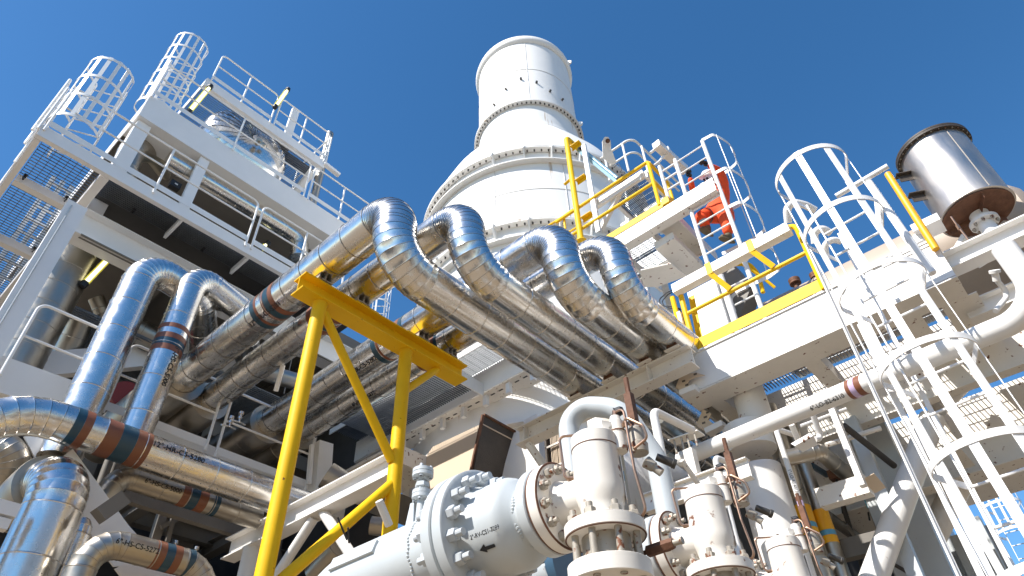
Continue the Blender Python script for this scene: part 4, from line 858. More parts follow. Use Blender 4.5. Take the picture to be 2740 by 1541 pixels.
# bleed valve stack on top of the grey pipe
t = thing('bleed_valve', 'small flanged bleed valve standing on the grey pipe between two fin plates', 'valve', G(2.2) + V((0, 0, .166)))
vb = G(2.235); up_ = V((0, 0, 1))
vb = on(vb, 'y', a8(1760, 1000)); zt = on(vb, 'z', a8(1790, 390)).z - AZ0
prof = [(.16, .022), (.16 + .002, .022)]
h0 = .166; H_ = zt - h0
mb = MB(); mb.lathe(vb, up_, [(h0 - .01, .024), (h0 + H_ * .42, .020), (h0 + H_ * .44, .045), (h0 + H_ * .50, .045), (h0 + H_ * .505, .043), (h0 + H_ * .51, .045), (h0 + H_ * .57, .045), (h0 + H_ * .58, .02), (h0 + H_ * .64, .02)], 28); mb.build('stem', 'grey', t)
mb = MB(); mb.hexn(vb + up_ * (h0 + H_ * .64), up_, .06, .022); mb.lathe(vb + up_ * (h0 + H_ * .71), up_, [(0, .016), (.02, .016)], 12); mb.hexn(vb + up_ * (h0 + H_ * .76), up_, .045, .02); mb.build('union', 'grey', t)
mb = MB(); mb.lathe(vb + up_ * (h0 + H_ * .82), up_, [(0, .05), (H_ * .06, .05), (H_ * .062, .046), (H_ * .07, .046), (H_ * .072, .05), (H_ * .13, .05)], 28); mb.build('blind_flange', 'grey', t)
for a in range(4):
    a = a * math.pi / 2 + .6; mb = MB(); q = vb + V((math.cos(a), math.sin(a), 0)) * .037 + up_ * (h0 + H_ * .79); mb.cyl(q, q + up_ * (H_ * .22), .006, seg=8); mb.hexn(q + up_ * H_ * .16, up_, .018, .012); mb.hexn(q, up_, .018, .012); mb.build('stud', 'gbolt', t)
    mb = MB(); q = vb + V((math.cos(a), math.sin(a), 0)) * .034 + up_ * (h0 + H_ * .40); mb.cyl(q, q + up_ * (H_ * .2), .005, seg=8); mb.hexn(q, up_, .016, .01); mb.build('stud', 'gbolt', t)
for sgn, (pa, pb_) in ((1, ((1560, 1010), (1690, 690))), (-1, ((1900, 850), (1870, 690)))):
    mb = MB(); yy = .075 * sgn
    mb.plate([vb + V((0, yy + .03 * sgn, .15)), vb + V((0, yy - .035 * sgn, .15)), vb + V((0, .045 * sgn, h0 + H_ * .43)), vb + V((0, .07 * sgn, h0 + H_ * .44))], .012, n=X_); mb.build('fin_plate', 'grey', t)

# ================================================================ pilot operated relief valves
def relief_valve(label):
    o = V((AX0, 1.285, AZ0)); t = thing('relief_valve', label, 'valve', o, 'cream relief valves in a row')
    z = lambda v: o + V((0, 0, v))
    mb = MB(); mb.lathe(z(-.135), Z_, [(0, .078), (.05, .074), (.075, .080), (.10, .090), (.13, .092), (.29, .087), (.30, .088), (.345, .088), (.352, .079), (.353, .02)], 48); mb.build('body', 'cream', t, smooth=40)
    mb = MB(); mb.lathe(z(0), Y_, [(0, .07), (.10, .072), (.14, .08), (.165, .09), (.168, .160), (.172, .165), (.212, .165), (.216, .16)], 56); mb.build('outlet_flange', 'cream', t, smooth=35)
    mb = MB(); mb.lathe(z(0) + V((0, .218, 0)), Y_, [(0, .135), (.005, .135)], 48); mb.build('gasket', 'boltd', t)
    mb = MB(); mb.lathe(z(0) + V((0, .225, 0)), Y_, [(0, .16), (.004, .165), (.042, .165), (.046, .16), (.06, .11)], 56); mb.build('mating_flange', 'grey', t)
    for zz__ in (.158,): mb = MB(); mb.lathe(z(zz__), Z_, [(0, .086), (.0015, .0895), (.004, .0895), (.0055, .086)], 48, False); mb.build('cap_seam', 'rusty', t)
    for zz__ in (-.1335, -.1775, -.2715): mb = MB(); mb.lathe(z(zz__), Z_, [(0, .136), (.0005, .1405), (.002, .1415), (.003, .138)], 56, False); mb.build('flange_edge', 'rusty', t)
    mb = MB(); mb.lathe(z(0) + V((0, .166, 0)), Y_, [(0, .158), (.001, .1645), (.003, .1662), (.005, .164)], 56, False); mb.build('flange_edge', 'rusty', t)
    mb = MB(); mb.lathe(z(0) + V((0, .2105, 0)), Y_, [(0, .15), (.001, .1655), (.006, .1655), (.008, .15)], 56, False); mb.build('flange_edge', 'rusty', t)
    for k in range(12):
        a = 2 * math.pi * (k + .5) / 12; q = z(0) + V((math.cos(a) * .132, .166, math.sin(a) * .132)); mb = MB(); mb.hexn(q, -Y_, .034, .02, a); mb.cyl(q, q - Y_ * .036, .010, seg=10); mb.build('nut', 'bolt', t)
    mb = MB(); mb.lathe(z(-.175), Z_, [(0, .138), (.003, .142), (.042, .142), (.046, .138)], 56); mb.build('inlet_flange', 'cream', t)
    mb = MB(); mb.lathe(z(-.27), Z_, [(0, .085), (.094, .085)], 40); mb.build('neck', 'bolt', t)
    mb = MB(); mb.lathe(z(-.325), Z_, [(0, .138), (.003, .142), (.055, .142), (.058, .138)], 56); mb.build('lower_flange', 'cream', t)
    for k in range(8):
        a = 2 * math.pi * (k + .25) / 8; q = z(-.33) + V((math.cos(a) * .113, math.sin(a) * .113, 0)); mb = MB(); mb.cyl(q, q + V((0, 0, .245)), .0125, seg=12); mb.build('stud', 'bolt', t)
        mb = MB(); mb.hexn(q + V((0, 0, .202)), Z_, .038, .024, a); mb.build('nut', 'bolt', t)
    p = z(.281) + V((.05, -.08, 0)); p = V((2.003, 1.206, 1.214)) + V((0, 0, 0))
    mb = MB(); mb.lathe(p, Z_, [(0, .028), (.004, .032), (.075, .032), (.078, .034), (.084, .034), (.087, .030), (.125, .030), (.13, .024), (.15, .02)], 24); mb.build('pilot', 'cream', t)
    mb = MB(); mb.lathe(p + V((0, 0, .078)), Z_, [(0, .0345), (.006, .0345)], 24); mb.build('pilot_band', 'rusty', t)
    mb = MB(); a = z(.19); mb.plate([a + V((-.02, -.0, 0)), a + V((-.02, -.06, 0)), a + V((.03, -.085, .0)), a + V((.03, -.085, .055)), a + V((-.02, -.06, .055)), a + V((-.02, 0, .03))], .03); mb.build('bracket', 'cream', t)
    # second pilot body, filter, black bell cap, spindle
    q = p + V((.045, -.055, -.01)); mb = MB(); mb.lathe(q, Z_, [(0, .035), (.035, .038), (.04, .034), (.10, .03), (.11, .022)], 24); mb.lathe(q + V((.02, -.01, -.03)), V((.3, -.5, -.6)), [(0, .024), (.035, .02), (.04, .016), (.07, .016)], 20); mb.build('pilot_valve', 'bolt', t)
    mb = MB(); mb.beam(q + V((0, 0, .1)), q + V((-.005, 0, .26)), .03, .03); mb.lathe(q + V((-.005, 0, .26)), Z_, [(0, .011), (.075, .011)], 8); mb.build('spindle_housing', 'rusty', t)
    mb = MB(); mb.lathe(q + V((-.012, .03, .20)), V((-.3, .9, -.25)), [(0, .010), (.01, .018), (.03, .02), (.035, .024)], 16); mb.build('bell_cap', 'dark', t)
    mb = MB(); mb.lathe(q + V((.05, -.04, -.01)), V((.6, -.6, -.4)), [(0, .014), (.06, .016), (.062, .019), (.075, .019)], 16); mb.build('side_plug', 'boltd', t)
    # sensing lines
    r_ = .0055
    def ln(pts, b=.018): m_ = MB(); m_.tube(pts, r_, b, 8, 0, 20); m_.build('sensing_tube', 'tubing', t)
    ln([z(.12) + V((-.035, .075, -.06)), z(.12) + V((-.05, .115, -.045)), z(.12) + V((-.05, .125, .13)), z(.222) + V((0, .01, .015))])
    ln([p + V((0, 0, .15)), p + V((0, 0, .17)), p + V((-.01, -.05, .165)), p + V((-.02, -.06, -.1)), p + V((-.01, -.075, -.26)), p + V((.0, -.02, -.27))], .03)
    ln([p + V((0, -.03, .10)), p + V((-.02, -.06, .115)), p + V((-.01, -.12, .06)), p + V((0, -.125, .01)), p + V((.0, -.06, -.01))], .02)
    for c, d in ((z(.06) + V((-.04, .078, 0)), V((-.4, .8, .2))), (p + V((0, 0, .15)), Z_), (p + V((0, -.03, .1)), -Y_), (p + V((.0, -.02, -.27)), Y_), (z(.222) + V((0, .01, .0)), Z_)):
        mb = MB(); mb.hexn(c, d, .017, .018); mb.hexn(c + d.normalized() * .018, d, .013, .012); mb.build('fitting', 'tubing', t)
    mb = MB(); a = V((.5, -.86, 0)); mb.beam(z(.12) + a * .092, z(-.05) + a * .092, .05, .003, a); mb.build('name_plate', 'cream', t); mb = MB(); mb.beam(z(.06) + a * .095, z(.03) + a * .095, .022, .002, a); mb.build('tag', 'lbl', t)
    return t
rv = relief_valve('largest cream relief valve in the foreground with rusty nuts and thin copper lines')
r2 = copy_thing(rv, P(b7(2195, 1070), 2.98), 0, 'second cream relief valve, right of the largest one, cut by the bottom edge')
r3 = copy_thing(rv, P(b6(300, 1500), 3.25), 0, 'last small cream relief valve low beside the thick white column', .92)
# rusty hexagon plug
t = thing('hex_plug', 'rusty brown hexagonal plug fitting sticking out beside the lower relief valve flange', 'fitting', P(b7(1700, 1160), 2.35))
a = P(b7(1570, 1215), 2.3); b = P(b7(1850, 1120), 2.25); d = (b - a).normalized()
mb = MB(); mb.hexn(a, d, .034, (b - a).length * .9); mb.build('hex_body', 'rusty', t)
mb = MB(); mb.lathe(a - d * .02, d, [(0, .008), (.02, .008)], 12); mb.build('tail', 'rusty', t)
mb = MB(); mb.lathe(a + d * (b - a).length * .9, d, [(0, .011), (.025, .011), (.026, .013), (.034, .013)], 14); mb.build('plug', 'bolt', t)
# lower grey line with blue flange
t = thing('process_pipe', 'pale grey pipe with a blue flange low between the two big flanges', 'pipe', P(b7(600, 1400), 3.2))
c0 = P(b7(850, 1330), 3.3); mb = MB(); mb.tube([c0 + V((0, .02, 0)), c0 + V((0, 1.2, 0)), c0 + V((0, 1.2, -1.4))], .11, .2, 32, 0, 8); mb.build('pipe_body', 'grey', t)
mb = MB(); mb.lathe(c0, Y_, [(0, .165), (.05, .165)], 48); mb.build('flange', 'bluep', t)
nut_ring(t, c0 + V((0, .05, 0)), Y_, .135, 8, .03, .02, .03, .01, 'boltd')
# grey bend behind the relief valve
t = thing('process_pipe', 'large grey bend arching behind the largest relief valve', 'pipe', P(b8(700, 1200), 5.2))
s_ = 5.6; k0 = P(b8(760, 1700), s_); k1 = on(k0, 'z', b8(690, 900)); 
mb = MB(); v0 = P(b8(735, 1320), s_); v1 = on(v0, 'z', b8(640, 945)); v2 = on(v1, 'y', b8(1300, 700)) if False else to(v1, 'y', b8(1120, 985)); v3 = to(v2, V((.3, -.3, -1)), b8(1480, 1400))
mb.tube([V((v0.x, v0.y, -1.6)), V((v0.x, v0.y, v1.z + .03)), v2 + V((0, -.06, .02)), v3, V((v3.x, v3.y - .02, -1.6))], .088, .36, 36, 0, 6); mb.build('pipe_body', 'grey', t, smooth=35)
# white small pipes right of the relief valve
def small_pipe(label, pts, r, bend=.06, m='white', extra=None, name='process_pipe'):
    t = thing(name, label, 'pipe', pts[0]); mb = MB(); mb.tube(pts, r, bend, 20, 0, 8); mb.build('pipe_body', m, t); return t
q = P(e2(1060, 1030), 5.2); qt = on(q, 'z', e2(885, 170)); q2 = to(qt, 'x', e2(1190, 320))
t = small_pipe('white upright pipe with an elbow right of the largest relief valve', [V((q.x, q.y, -.5)), qt, q2], .037, .07)
q = P(c2(1120, 1449), 5.6); qt = on(q, 'z', c2(1030, 1080)); q2 = to(qt, 'x', c2(1210, 1150))
t = small_pipe('small white hooked pipe in front of the thick round column', [V((q.x, q.y, -.5)), qt, q2], .026, .06)
q = P(b7(1750, 950), 5.0); t = small_pipe('thin brass coloured pipe beside the white upright pipe', [q, to(q, 'z', b7(1660, 470))], .016, .05, 'tubing')
# beams low right
def beam_thing(label, p0, p1, X, w, h, kind='box', m='white', name='steel_beam'):
    a, b = PX(p0, X), PX(p1, X); t = thing(name, label, 'beam', a)
    mb = MB()
    if kind == 'box': mb.beam(a, b, w, h, Z_)
    elif kind == 'i': mb.ibeam(a, b, h, w, .012, .01, Z_)
    elif kind == 'ch': mb.channel(a, b, h, w, .01, Z_, -1)
    mb.build('section', m, t); return t
t = beam_thing('white beam running behind both relief valves toward the thick column', b7(1540, 760), b7(2560, 400), 6.0, .1, .2, 'i', 'cream')
mb = MB(); q = PX(b7(2030, 480), 6.0); mb.beam(q, on(q, 'z', b7(1980, 230)), .1, .1); mb.build('upright', 'cream', t)
t = beam_thing('white clamp plate bolted above the banded white pipe', c2(470, 890), c2(850, 760), 6.15, .16, .012, 'box', 'cream', 'clamp_plate')
for k, (u, v) in enumerate(((510, 900), (600, 850), (680, 850), (770, 800))): q = PX(c2(u, v), 6.1); mb = MB(); mb.cyl(q + V((0, 0, -.12)), q + V((0, 0, .05)), .012, seg=8); mb.build('u_bolt', 'bolt', t)
# tray brackets hanging from the girder end
for lab, pl in (('cream angular cable tray end with black slots at the girder corner', ((585, 20), (790, -10), (900, 20), (760, 50), (690, 90), (670, 150), (775, 185), (640, 250), (525, 185))), ('cream angular cable tray end with black slots, lower one', ((880, 460), (985, 520), (945, 600), (1055, 680), (940, 740), (800, 640)))):
    t = thing('cable_tray', lab, 'cable tray', PX(c2(*pl[0]), 6.75)); mb = MB(); X__ = 6.55 if pl[0][0] < 700 else 7.0
    mb.plate([PX(c2(*k), X__) for k in pl], .02, n=X_); mb.build('tray_side', 'plaster', t)
    mb = MB()
    for u, v in (((620, 100), (770, 10), (660, 150), (640, 220)) if pl[0][0] < 700 else ((930, 505), (900, 565), (880, 640), (970, 700))):
        for k in range(3): q = PX(c2(u + k * 14 - 14, v - k * 5), X__ - .012); mb.box((q.x, q.y - .009, q.z - .012), (q.x + .002, q.y + .002, q.z + .012))
    mb.build('slot_row', 'black', t)['kind'] = 'stuff'
    mb = MB(); a = PX(c2(*((600, 270) if pl[0][0] < 700 else (930, 760))), X__); b = PX(c2(*((800, 190) if pl[0][0] < 700 else (1150, 650))), X__); mb.beam(a, b, .12, .07, Z_); mb.build('foot_channel', 'white', t)
# back right: added dark sheets for the shade of the bay, and mixed steel
t = thing('dark_backdrop', 'added dark shade wall deep behind the lower right pipework', 'backdrop', V((11.5, 2, 0)))
mb = MB(); mb.box((11.5, PX((2420, 1300), 11.5).y, -1.6), (11.7, 6.6, 4.2)); mb.build('backdrop_sheet', 'char', t)
t = thing('dark_backdrop', 'added dark shade wall behind the grey bend in the bottom centre', 'backdrop', V((8, 3.6, 0)))
mb = MB(); mb.box((8.6, 2.9, -1.6), (8.7, 5.6, 4.1)); mb.build('backdrop_sheet', 'char', t)  # another dark sheet standing in for shade
bt = [('bluish grey column behind the sloping braces', c1(1250, 350), c1(1420, 1449), 8.8, .55), ('pale upright strut left of the sloping brace', c1(1150, 340), c1(1240, 640), 7.9, .14)]
for lab, p, q, X, w_ in bt:
    t = thing('steel_column', lab, 'column', PX(p, X)); a = PX(p, X); mb = MB(); mb.beam(V((a.x, a.y, -1.6)), V((a.x, a.y, a.z + .4)), w_ * .8, w_); mb.build('section', 'grey', t)
beam_thing('pale beam crossing behind the sloping round brace', c1(770, 780), c1(1200, 650), 7.4, .15, .2, 'box', 'cream')
beam_thing('shaded beam low behind the last relief valve', c1(930, 1240), c1(1500, 1100), 8.0, .15, .2, 'box', 'interior')
t = thing('steel_column', 'slim bright white upright with a rusty foot beside the sloping brace', 'column', P(c1(880, 0), 6.6)); a = P(c1(1150, 660), 6.6); mb = MB(); mb.beam(a, on(a, 'z', c1(860, -60)), .09, .06); mb.build('section', 'white', t)
mb = MB(); q = P(c1(1220, 610), 6.7); mb.plate([q + V((0, .08, .04)), q + V((0, -.05, .06)), q + V((.12, -.08, -.06)), q + V((.12, .04, -.08))], .012); mb.build('foot_plate', 'plaster', t)
t = thing('process_pipe', 'thin white pipe with brown and lilac marks hooked in front of the clamp block', 'pipe', P(c1(410, 170), 6.3))
a = P(c1(690, 1090), 6.3); tp = on(a, 'z', c1(405, 150)); b = to(tp, 'x', c1(560, 215)); mb = MB(); mb.tube([a, tp, b], .028, .06, 16); mb.build('pipe_body', 'white', t)
zz_ = [on(a, 'z', c1(*k)).z for k in ((590, 750), (600, 790), (610, 840), (620, 870), (635, 925), (640, 945))]
for k, mm in enumerate(('brown', 'lilac', 'brown', None, 'brown')):
    if mm: mb = MB(); mb.lathe(V((a.x, a.y, zz_[k + 1])), Z_, [(0, .028), (0, .0295), (zz_[k] - zz_[k + 1], .0295), (zz_[k] - zz_[k + 1], .028)], 16, False); mb.build('colour_band', mm, t)
text_on(t, .0295, '1"-LO-B2-6312', V((a.x, a.y, on(a, 'z', c1(545, 620)).z)), V((0, 0, -1)), V((-.9, -.3, -.1)), .04, off=.002)
t = thing('process_pipe', 'white bent pipe loop beside the clamp block under the deck', 'pipe', P(c1(700, 0), 6.9))
mb = MB(); mb.tube([P(c1(690, -20), 6.9), P(c1(780, 240), 6.9), P(c1(720, 250), 6.8)], .03, .05, 14); mb.build('pipe_body', 'white', t)
t = thing('clamp_block', 'white angular clamp block above the brown metal elbow', 'clamp', P(c1(640, 280), 6.8))
mb = MB(); mb.plate([P(c1(*k), 6.75) for k in ((530, 295), (690, 205), (730, 285), (600, 350))], .1); mb.build('block', 'white', t)
for u, v in ((630, 268), (670, 240)): mb = MB(); q = P(c1(u, v), 6.66); mb.cyl(q, q + V((-.03, -.01, -.0)), .012, seg=8); mb.build('bolt', 'rusty', t)
def cladpx(label, pts, s, r, bend=.12, m='clad2', bands=(), **k):
    pp = [P(p, s if not isinstance(s, (list, tuple)) else s[i]) for i, p in enumerate(pts)]
    return clad_pipe(label, pp, r, bend, k.pop('seg_len', .35), 16, m, bands=bands, **k), pp
cladpx('brown metal elbow pipe under the right deck', (c1(440, 420), c1(760, 350), c1(1060, 600)), (7.2, 7.2, 7.9), .085, .12)
_, pp = cladpx('left of two upright metal pipes banded amber behind the last relief valve', (c1(700, 1449), c1(470, 420)), 7.6, .10)
for lab, p, q, s, r, b_ in (('amber banded sleeve of the left upright pipe', c1(640, 1000), c1(620, 845), 7.4, .115, 'amber'), ('amber banded sleeve of the right upright pipe', c1(830, 1060), c1(770, 880), 7.4, .085, 'amber')):
    t = thing('marked_pipe', lab, 'pipe', P(p, s)); a = P(p, s); b = on(a, 'z', q); mb = MB(); mb.cyl(V((a.x, a.y, -1.)), V((a.x, a.y, b.z + 1.3)), r, seg=28); mb.build('pipe_body', 'clad2', t)
    mb = MB(); mb.cyl(a, b, r + .003, seg=28); mb.build('colour_band', b_, t)
    mb = MB(); mb.cyl(a + V((0, 0, -.14)), a + V((0, 0, -.06)), r + .003, seg=28); mb.build('colour_band', 'amber', t)
    mb = MB(); mb.cyl(a + V((0, 0, -.058)), a + V((0, 0, -.005)), r + .003, seg=28); mb.build('colour_band', 'lbl', t)
t = thing('marked_pipe', 'slanting pipe with a cyan band beside the slim white upright', 'pipe', P(c1(1230, 820), 8)); a = P(c1(1280, 960), 8); b = on(a, 'z', c1(1180, 660)); mb = MB(); mb.cyl(V((a.x, a.y, 0)), b, .06, seg=24); mb.build('pipe_body', 'clad2', t); L_ = (b - a).length
mb = MB(); mb.cyl(a + V((0, 0, L_ * .38)), a + V((0, 0, L_ * .68)), .063, seg=24); mb.build('colour_band', 'cyan', t)
mb = MB(); mb.cyl(a + V((0, 0, L_ * .70)), a + V((0, 0, L_ * .88)), .063, seg=24); mb.build('colour_band', 'tubing', t)
def bar(label, p, q, s0, s1, r, m='interior', name='pipe_run'):
    t = thing(name, label, 'pipe', P(p, s0)); mb = MB(); mb.cyl(P(p, s0), P(q, s1), r, seg=16); mb.build('pipe_body', m, t); return t
bar('dark slanting bar under the right deck', c1(980, 130), c1(1420, 480), 7.2, 7.6, .035, 'char')
bar('blue sloping pipe in the dark lower right bay', c1(700, 480), c1(960, 640), 8.6, 9.2, .04, 'bluep')
bar('dark sloping pipe low in the right bay, upper one', c1(860, 800), c1(1210, 1060), 8.6, 9.4, .05, 'char')
bar('dark sloping pipe low in the right bay, lower one', c1(800, 800), c1(1050, 960), 8.5, 9.2, .03, 'clad2')
bar('pale sloping pipe low in the right bay', c1(830, 920), c1(1150, 1150), 8.4, 9.2, .07, 'interior')
bar('brass upright pipe at the foot of the sloping brace', e3(290, 1200), e3(390, 1449), 8, 7.6, .05, 'tubing')
bar('shiny pipe leg passing under the long white beam', c2(300, 560), c2(580, 790), 7.2, 8.2, .07, 'clad2')
# extra depth in the bottom right behind the foreground cage
for k, (x0, y0, x1, y1, s, w_) in enumerate(((700, 900, 900, 1449, 9.5, .12), (1000, 950, 1120, 1200, 9, .16), (1120, 1010, 1200, 1160, 9, .1), (520, 700, 700, 1000, 9.6, .3), (880, 1100, 1000, 1449, 8.8, .2))):
    t = thing('steel_column', ('grey upright behind the lower rungs, tallest', 'grey upright behind the lower rungs with a lit edge', 'thin grey upright behind the lower rungs', 'broad grey upright between the two sloping braces', 'grey upright at the foot of the foreground cage')[k], 'column', P(e3(x0, y0), s)); a = P(e3(x0, y0), s)
    mb = MB(); mb.beam(V((a.x, a.y, -1.6)), a, w_, w_); mb.build('section', 'grey', t)
# ================================================================ centre: yard beam behind yellow frame, intake box, columns
t = thing('steel_beam', 'white I-beam on round legs running behind the right yellow post', 'beam', V((4.55, 6, 3.6)))
zb_ = 3.55; X__ = 4.62
a = PX(a8(60, 1180), X__); b = PX(a8(1640, 420), X__); zb_ = (a.z + b.z) / 2
mb = MB(); mb.ibeam(V((X__, a.y, zb_)), V((X__, b.y, zb_)), .30, .22, .018, .014, Z_); mb.build('i_section', 'white', t)
for (p, q, r) in ((a8(270, 1200), a8(235, 1500), .12),):
    u = PX(p, X__); mb = MB(); mb.cyl(V((X__, u.y, -1.6)), V((X__, u.y, zb_ - .15)), r, seg=28); mb.build('leg', 'white', t)
for p, q in ((a8(870, 900), a8(540, 1400)), (a8(960, 870), a8(1180, 1180))):
    u = PX(p, X__); v_ = PX(q, X__); mb = MB(); mb.cyl(V((X__, u.y, zb_ - .15)), v_ + (v_ - u) * .4, .065, seg=24); mb.build('brace', 'white', t)
t = thing('intake_hood', 'tan cladded angular hood with its shaded end coloured dark brown behind the grey flange', 'hood', PX(c6(750, 1340), 6.6))
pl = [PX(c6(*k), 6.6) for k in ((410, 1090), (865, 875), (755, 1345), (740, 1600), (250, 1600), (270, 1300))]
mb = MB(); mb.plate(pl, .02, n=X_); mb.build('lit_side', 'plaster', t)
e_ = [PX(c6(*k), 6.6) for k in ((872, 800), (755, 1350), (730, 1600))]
mb = MB(); mb.plate([e_[0], e_[0] + V((1.1, 0, -.02)), e_[1] + V((1.1, 0, 0)), e_[2] + V((1.1, 0, -.2)), e_[2], e_[1]], .02); mb.build('shade_toned_end', 'darkbox', t)  # flat end plate coloured dark to carry the shade on this side
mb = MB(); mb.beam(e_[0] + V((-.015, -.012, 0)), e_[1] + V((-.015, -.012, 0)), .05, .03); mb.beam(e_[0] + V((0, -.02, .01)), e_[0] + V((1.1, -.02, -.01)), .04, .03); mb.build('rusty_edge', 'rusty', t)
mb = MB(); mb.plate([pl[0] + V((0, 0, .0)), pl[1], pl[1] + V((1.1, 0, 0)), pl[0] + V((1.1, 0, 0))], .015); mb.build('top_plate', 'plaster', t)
CM = thing('process_module', 'shaded white steelwork with gratings in the middle, left of the thick pipes', 'process module', V((8, 6, 4)))
def cp(mb, n, m='cream'): return mb.build(n, m, CM)
X1 = 6.85
def bandX(p0, p1, X, w, h, n, m='cream', off=0.): a, b = PX(p0, X), PX(p1, X); z = (a.z + b.z) / 2; mb = MB(); mb.beam(V((X, a.y, z + off)), V((X, b.y, z + off)), w, h, Z_); cp(mb, n, m); return z, a.y, b.y
z1_, ya, yb = bandX(c6(-300, 1090), c6(1400, 250), X1, .014, .42, 'fascia_beam', 'white')
mb = MB(); mb.box((X1 + .01, yb, z1_ - .225), (X1 + .35, ya, z1_ - .21)); cp(mb, 'bottom_flange')
mb = MB()
for k in range(26): y = yb + (ya - yb) * (k + .5) / 26; mb.box((X1 + .12, y - .05, z1_ - .2285), (X1 + .15, y + .04, z1_ - .2255)); 
cp(mb, 'slot_row', 'boltd')['kind'] = 'stuff'
for k in range(9):
    y = yb + (ya - yb) * (k + .5) / 9; mb = MB(); mb.box((X1 + .05, y - .06, z1_ - .42), (X1 + .12, y + .02, z1_ - .23)); cp(mb, 'hanger', 'white')
mb = MB(); mb.box((X1 + .36, yb, z1_ - .05), (X1 + .38, ya, z1_ + .2)); mb.box((X1 + .38, yb, z1_ - .07), (X1 + .6, ya, z1_ - .055)); cp(mb, 'second_beam')
mb = MB(); grating(mb, X1 + .02, X1 + .6, yb, ya, z1_ + .24, 'x', .05, .006, .03, .12); cp(mb, 'deck_grating', 'grat')
mb = MB(); grating(mb, X1 - .62, X1 - .01, yb, ya, z1_ + .23, 'y', .042, .006, .036, .14); cp(mb, 'deck_grating', 'grat')
mb = MB(); mb.box((X1 - .64, yb, z1_ + .12), (X1 - .625, ya, z1_ + .36)); cp(mb, 'edge_plate', 'white')
mb = MB(); grating(mb, 5.6, X1 - .04, 6.6, 9.2, 6.3, 'x', .05, .006, .03, .14); cp(mb, 'deck_grating', 'grat')
mb = MB(); mb.box((5.55, 6.55, 6.1), (5.57, 9.2, 6.34)); mb.box((5.57, 6.54, 6.1), (X1, 6.56, 6.34)); cp(mb, 'deck_frame', 'white')
mb = MB(); mb.box((5.9, 7.6, 5.2), (X1 + .2, 9.6, 5.25)); mb.box((5.9, 7.58, 5.0), (X1 + .2, 7.6, 5.3)); cp(mb, 'soffit_plate', 'cream')
mb = MB(); mb.ibeam(V((5.95, 6.0, 4.95)), V((8.6, 6.0, 4.95)), .3, .2, .014, .012, Z_) if False else mb.box((6.2, 8.4, 4.5), (8.4, 8.42, 5.0)); cp(mb, 'rear_beam', 'interior')
for p, X, w_ in ((c6(1300, 700), 7.25, .27), (a8(1310, 600), 7.6, .38)):
    a = PX(p, X); mb = MB()
    if w_ > .3: mb.lathe(V((X, a.y, -1.6)), Z_, [(0, .24), (6.4, .24)], 36)
    else: mb.box((X, a.y - w_ / 2, -1.6), (X + w_, a.y + w_ / 2, 5.6))
    cp(mb, 'column', 'white')
a = PX(b8(900, 800), 7.3); mb = MB(); mb.box((7.3, a.y - .25, -1.6), (7.55, a.y + .12, 5.2)); cp(mb, 'column', 'white')
t = thing('cable_ladder', 'dark vertical cable ladder full of thin cables behind the long white beam', 'cable tray', PX(b8(580, 900), 7.15))
a = PX(b8(490, 800), 7.15); b = PX(b8(640, 840), 7.15); 
for y in (a.y, b.y): mb = MB(); mb.beam(V((7.15, y, 1.5)), V((7.15, y, 5.4)), .06, .035); mb.build('rail', 'darkbox', t)
for k in range(11): z = 1.8 + k * .34; mb = MB(); mb.beam(V((7.13, a.y, z)), V((7.13, b.y, z)), .02, .03, Z_); mb.build('rung', 'steel', t)
mb = MB()
for k in range(9): y = a.y + (b.y - a.y) * (.2 + .6 * k / 8); mb.tube([V((7.17, y, 1.5)), V((7.17 + random.uniform(0, .02), y + random.uniform(-.01, .01), 3.4)), V((7.17, y, 5.4))], .007, .3, 6)
mb.build('cable_bundle', 'plaster', t)
mb = MB(); mb.box((7.19, min(a.y, b.y), 1.5), (7.2, max(a.y, b.y), 5.4)); mb.build('backing', 'darkbox', t)
# handrail glimpsed between the loops, with the small cage
ladder_cage('small white caged ladder glimpsed in blue sky behind the yellow beam', PY(a6(1500, 1300), 13.5), PY(a6(1500, 1500), 13.5).z, PY(a6(1560, 1090), 13.5).z, V((-.7, -.7, 0)), PY(a6(1500, 1480), 13.5).z, .45, .36, .7, .7, 5)
# ================================================================ lower left pipes
P12 = PY((404, 1214), 8.2); Z12 = P12.z; q = on(P12, 'x', (709, 1334))
xs = [on(P12, 'x', d1(*k)).x for k in ((-40, 160), (30, 190), (100, 215), (205, 265), (330, 310), (450, 370), (570, 420))]
xl = on(P12, 'x', (40, 1060)).x
bd = [(V((xs[0], 8.2, Z12)), V((xs[1], 8.2, Z12)), 'blue'), (V((xs[1] + .002, 8.2, Z12)), V((xs[2], 8.2, Z12)), 'brown'), (V((xs[3], 8.2, Z12)), V((xs[4], 8.2, Z12)), 'brown'), (V((xs[4] + .002, 8.2, Z12)), V((xs[5], 8.2, Z12)), 'blue'), (V((xs[5] + .002, 8.2, Z12)), V((xs[6], 8.2, Z12)), 'brown')]
clad_pipe('thick shiny pipe with wide brown and blue bands sweeping in from the left edge', [V((xl - .35, 8.25, Z12 - 2.4)), V((xl - .35, 8.2, Z12)), V((4.9, 8.2, Z12))], .215, .85, .48, 10, 'clad', bands=bd,
          texts=[('12"-HR-C5-5280', on(P12, 'x', d1(820, 440)), X_, V((0, -.93, .12)), .098)], rivets=[(V((xs[6], 8.2, Z12)), V((4.8, 8.2, Z12)), V((0, -.4, -.9)))])
P2 = PY(d1(660, 690), 8.75); x2 = [on(P2, 'x', d1(*k)).x for k in ((400, 580), (870, 770), (940, 790), (1010, 810), (1080, 840), (1130, 850), (1180, 870), (1540, 980))]
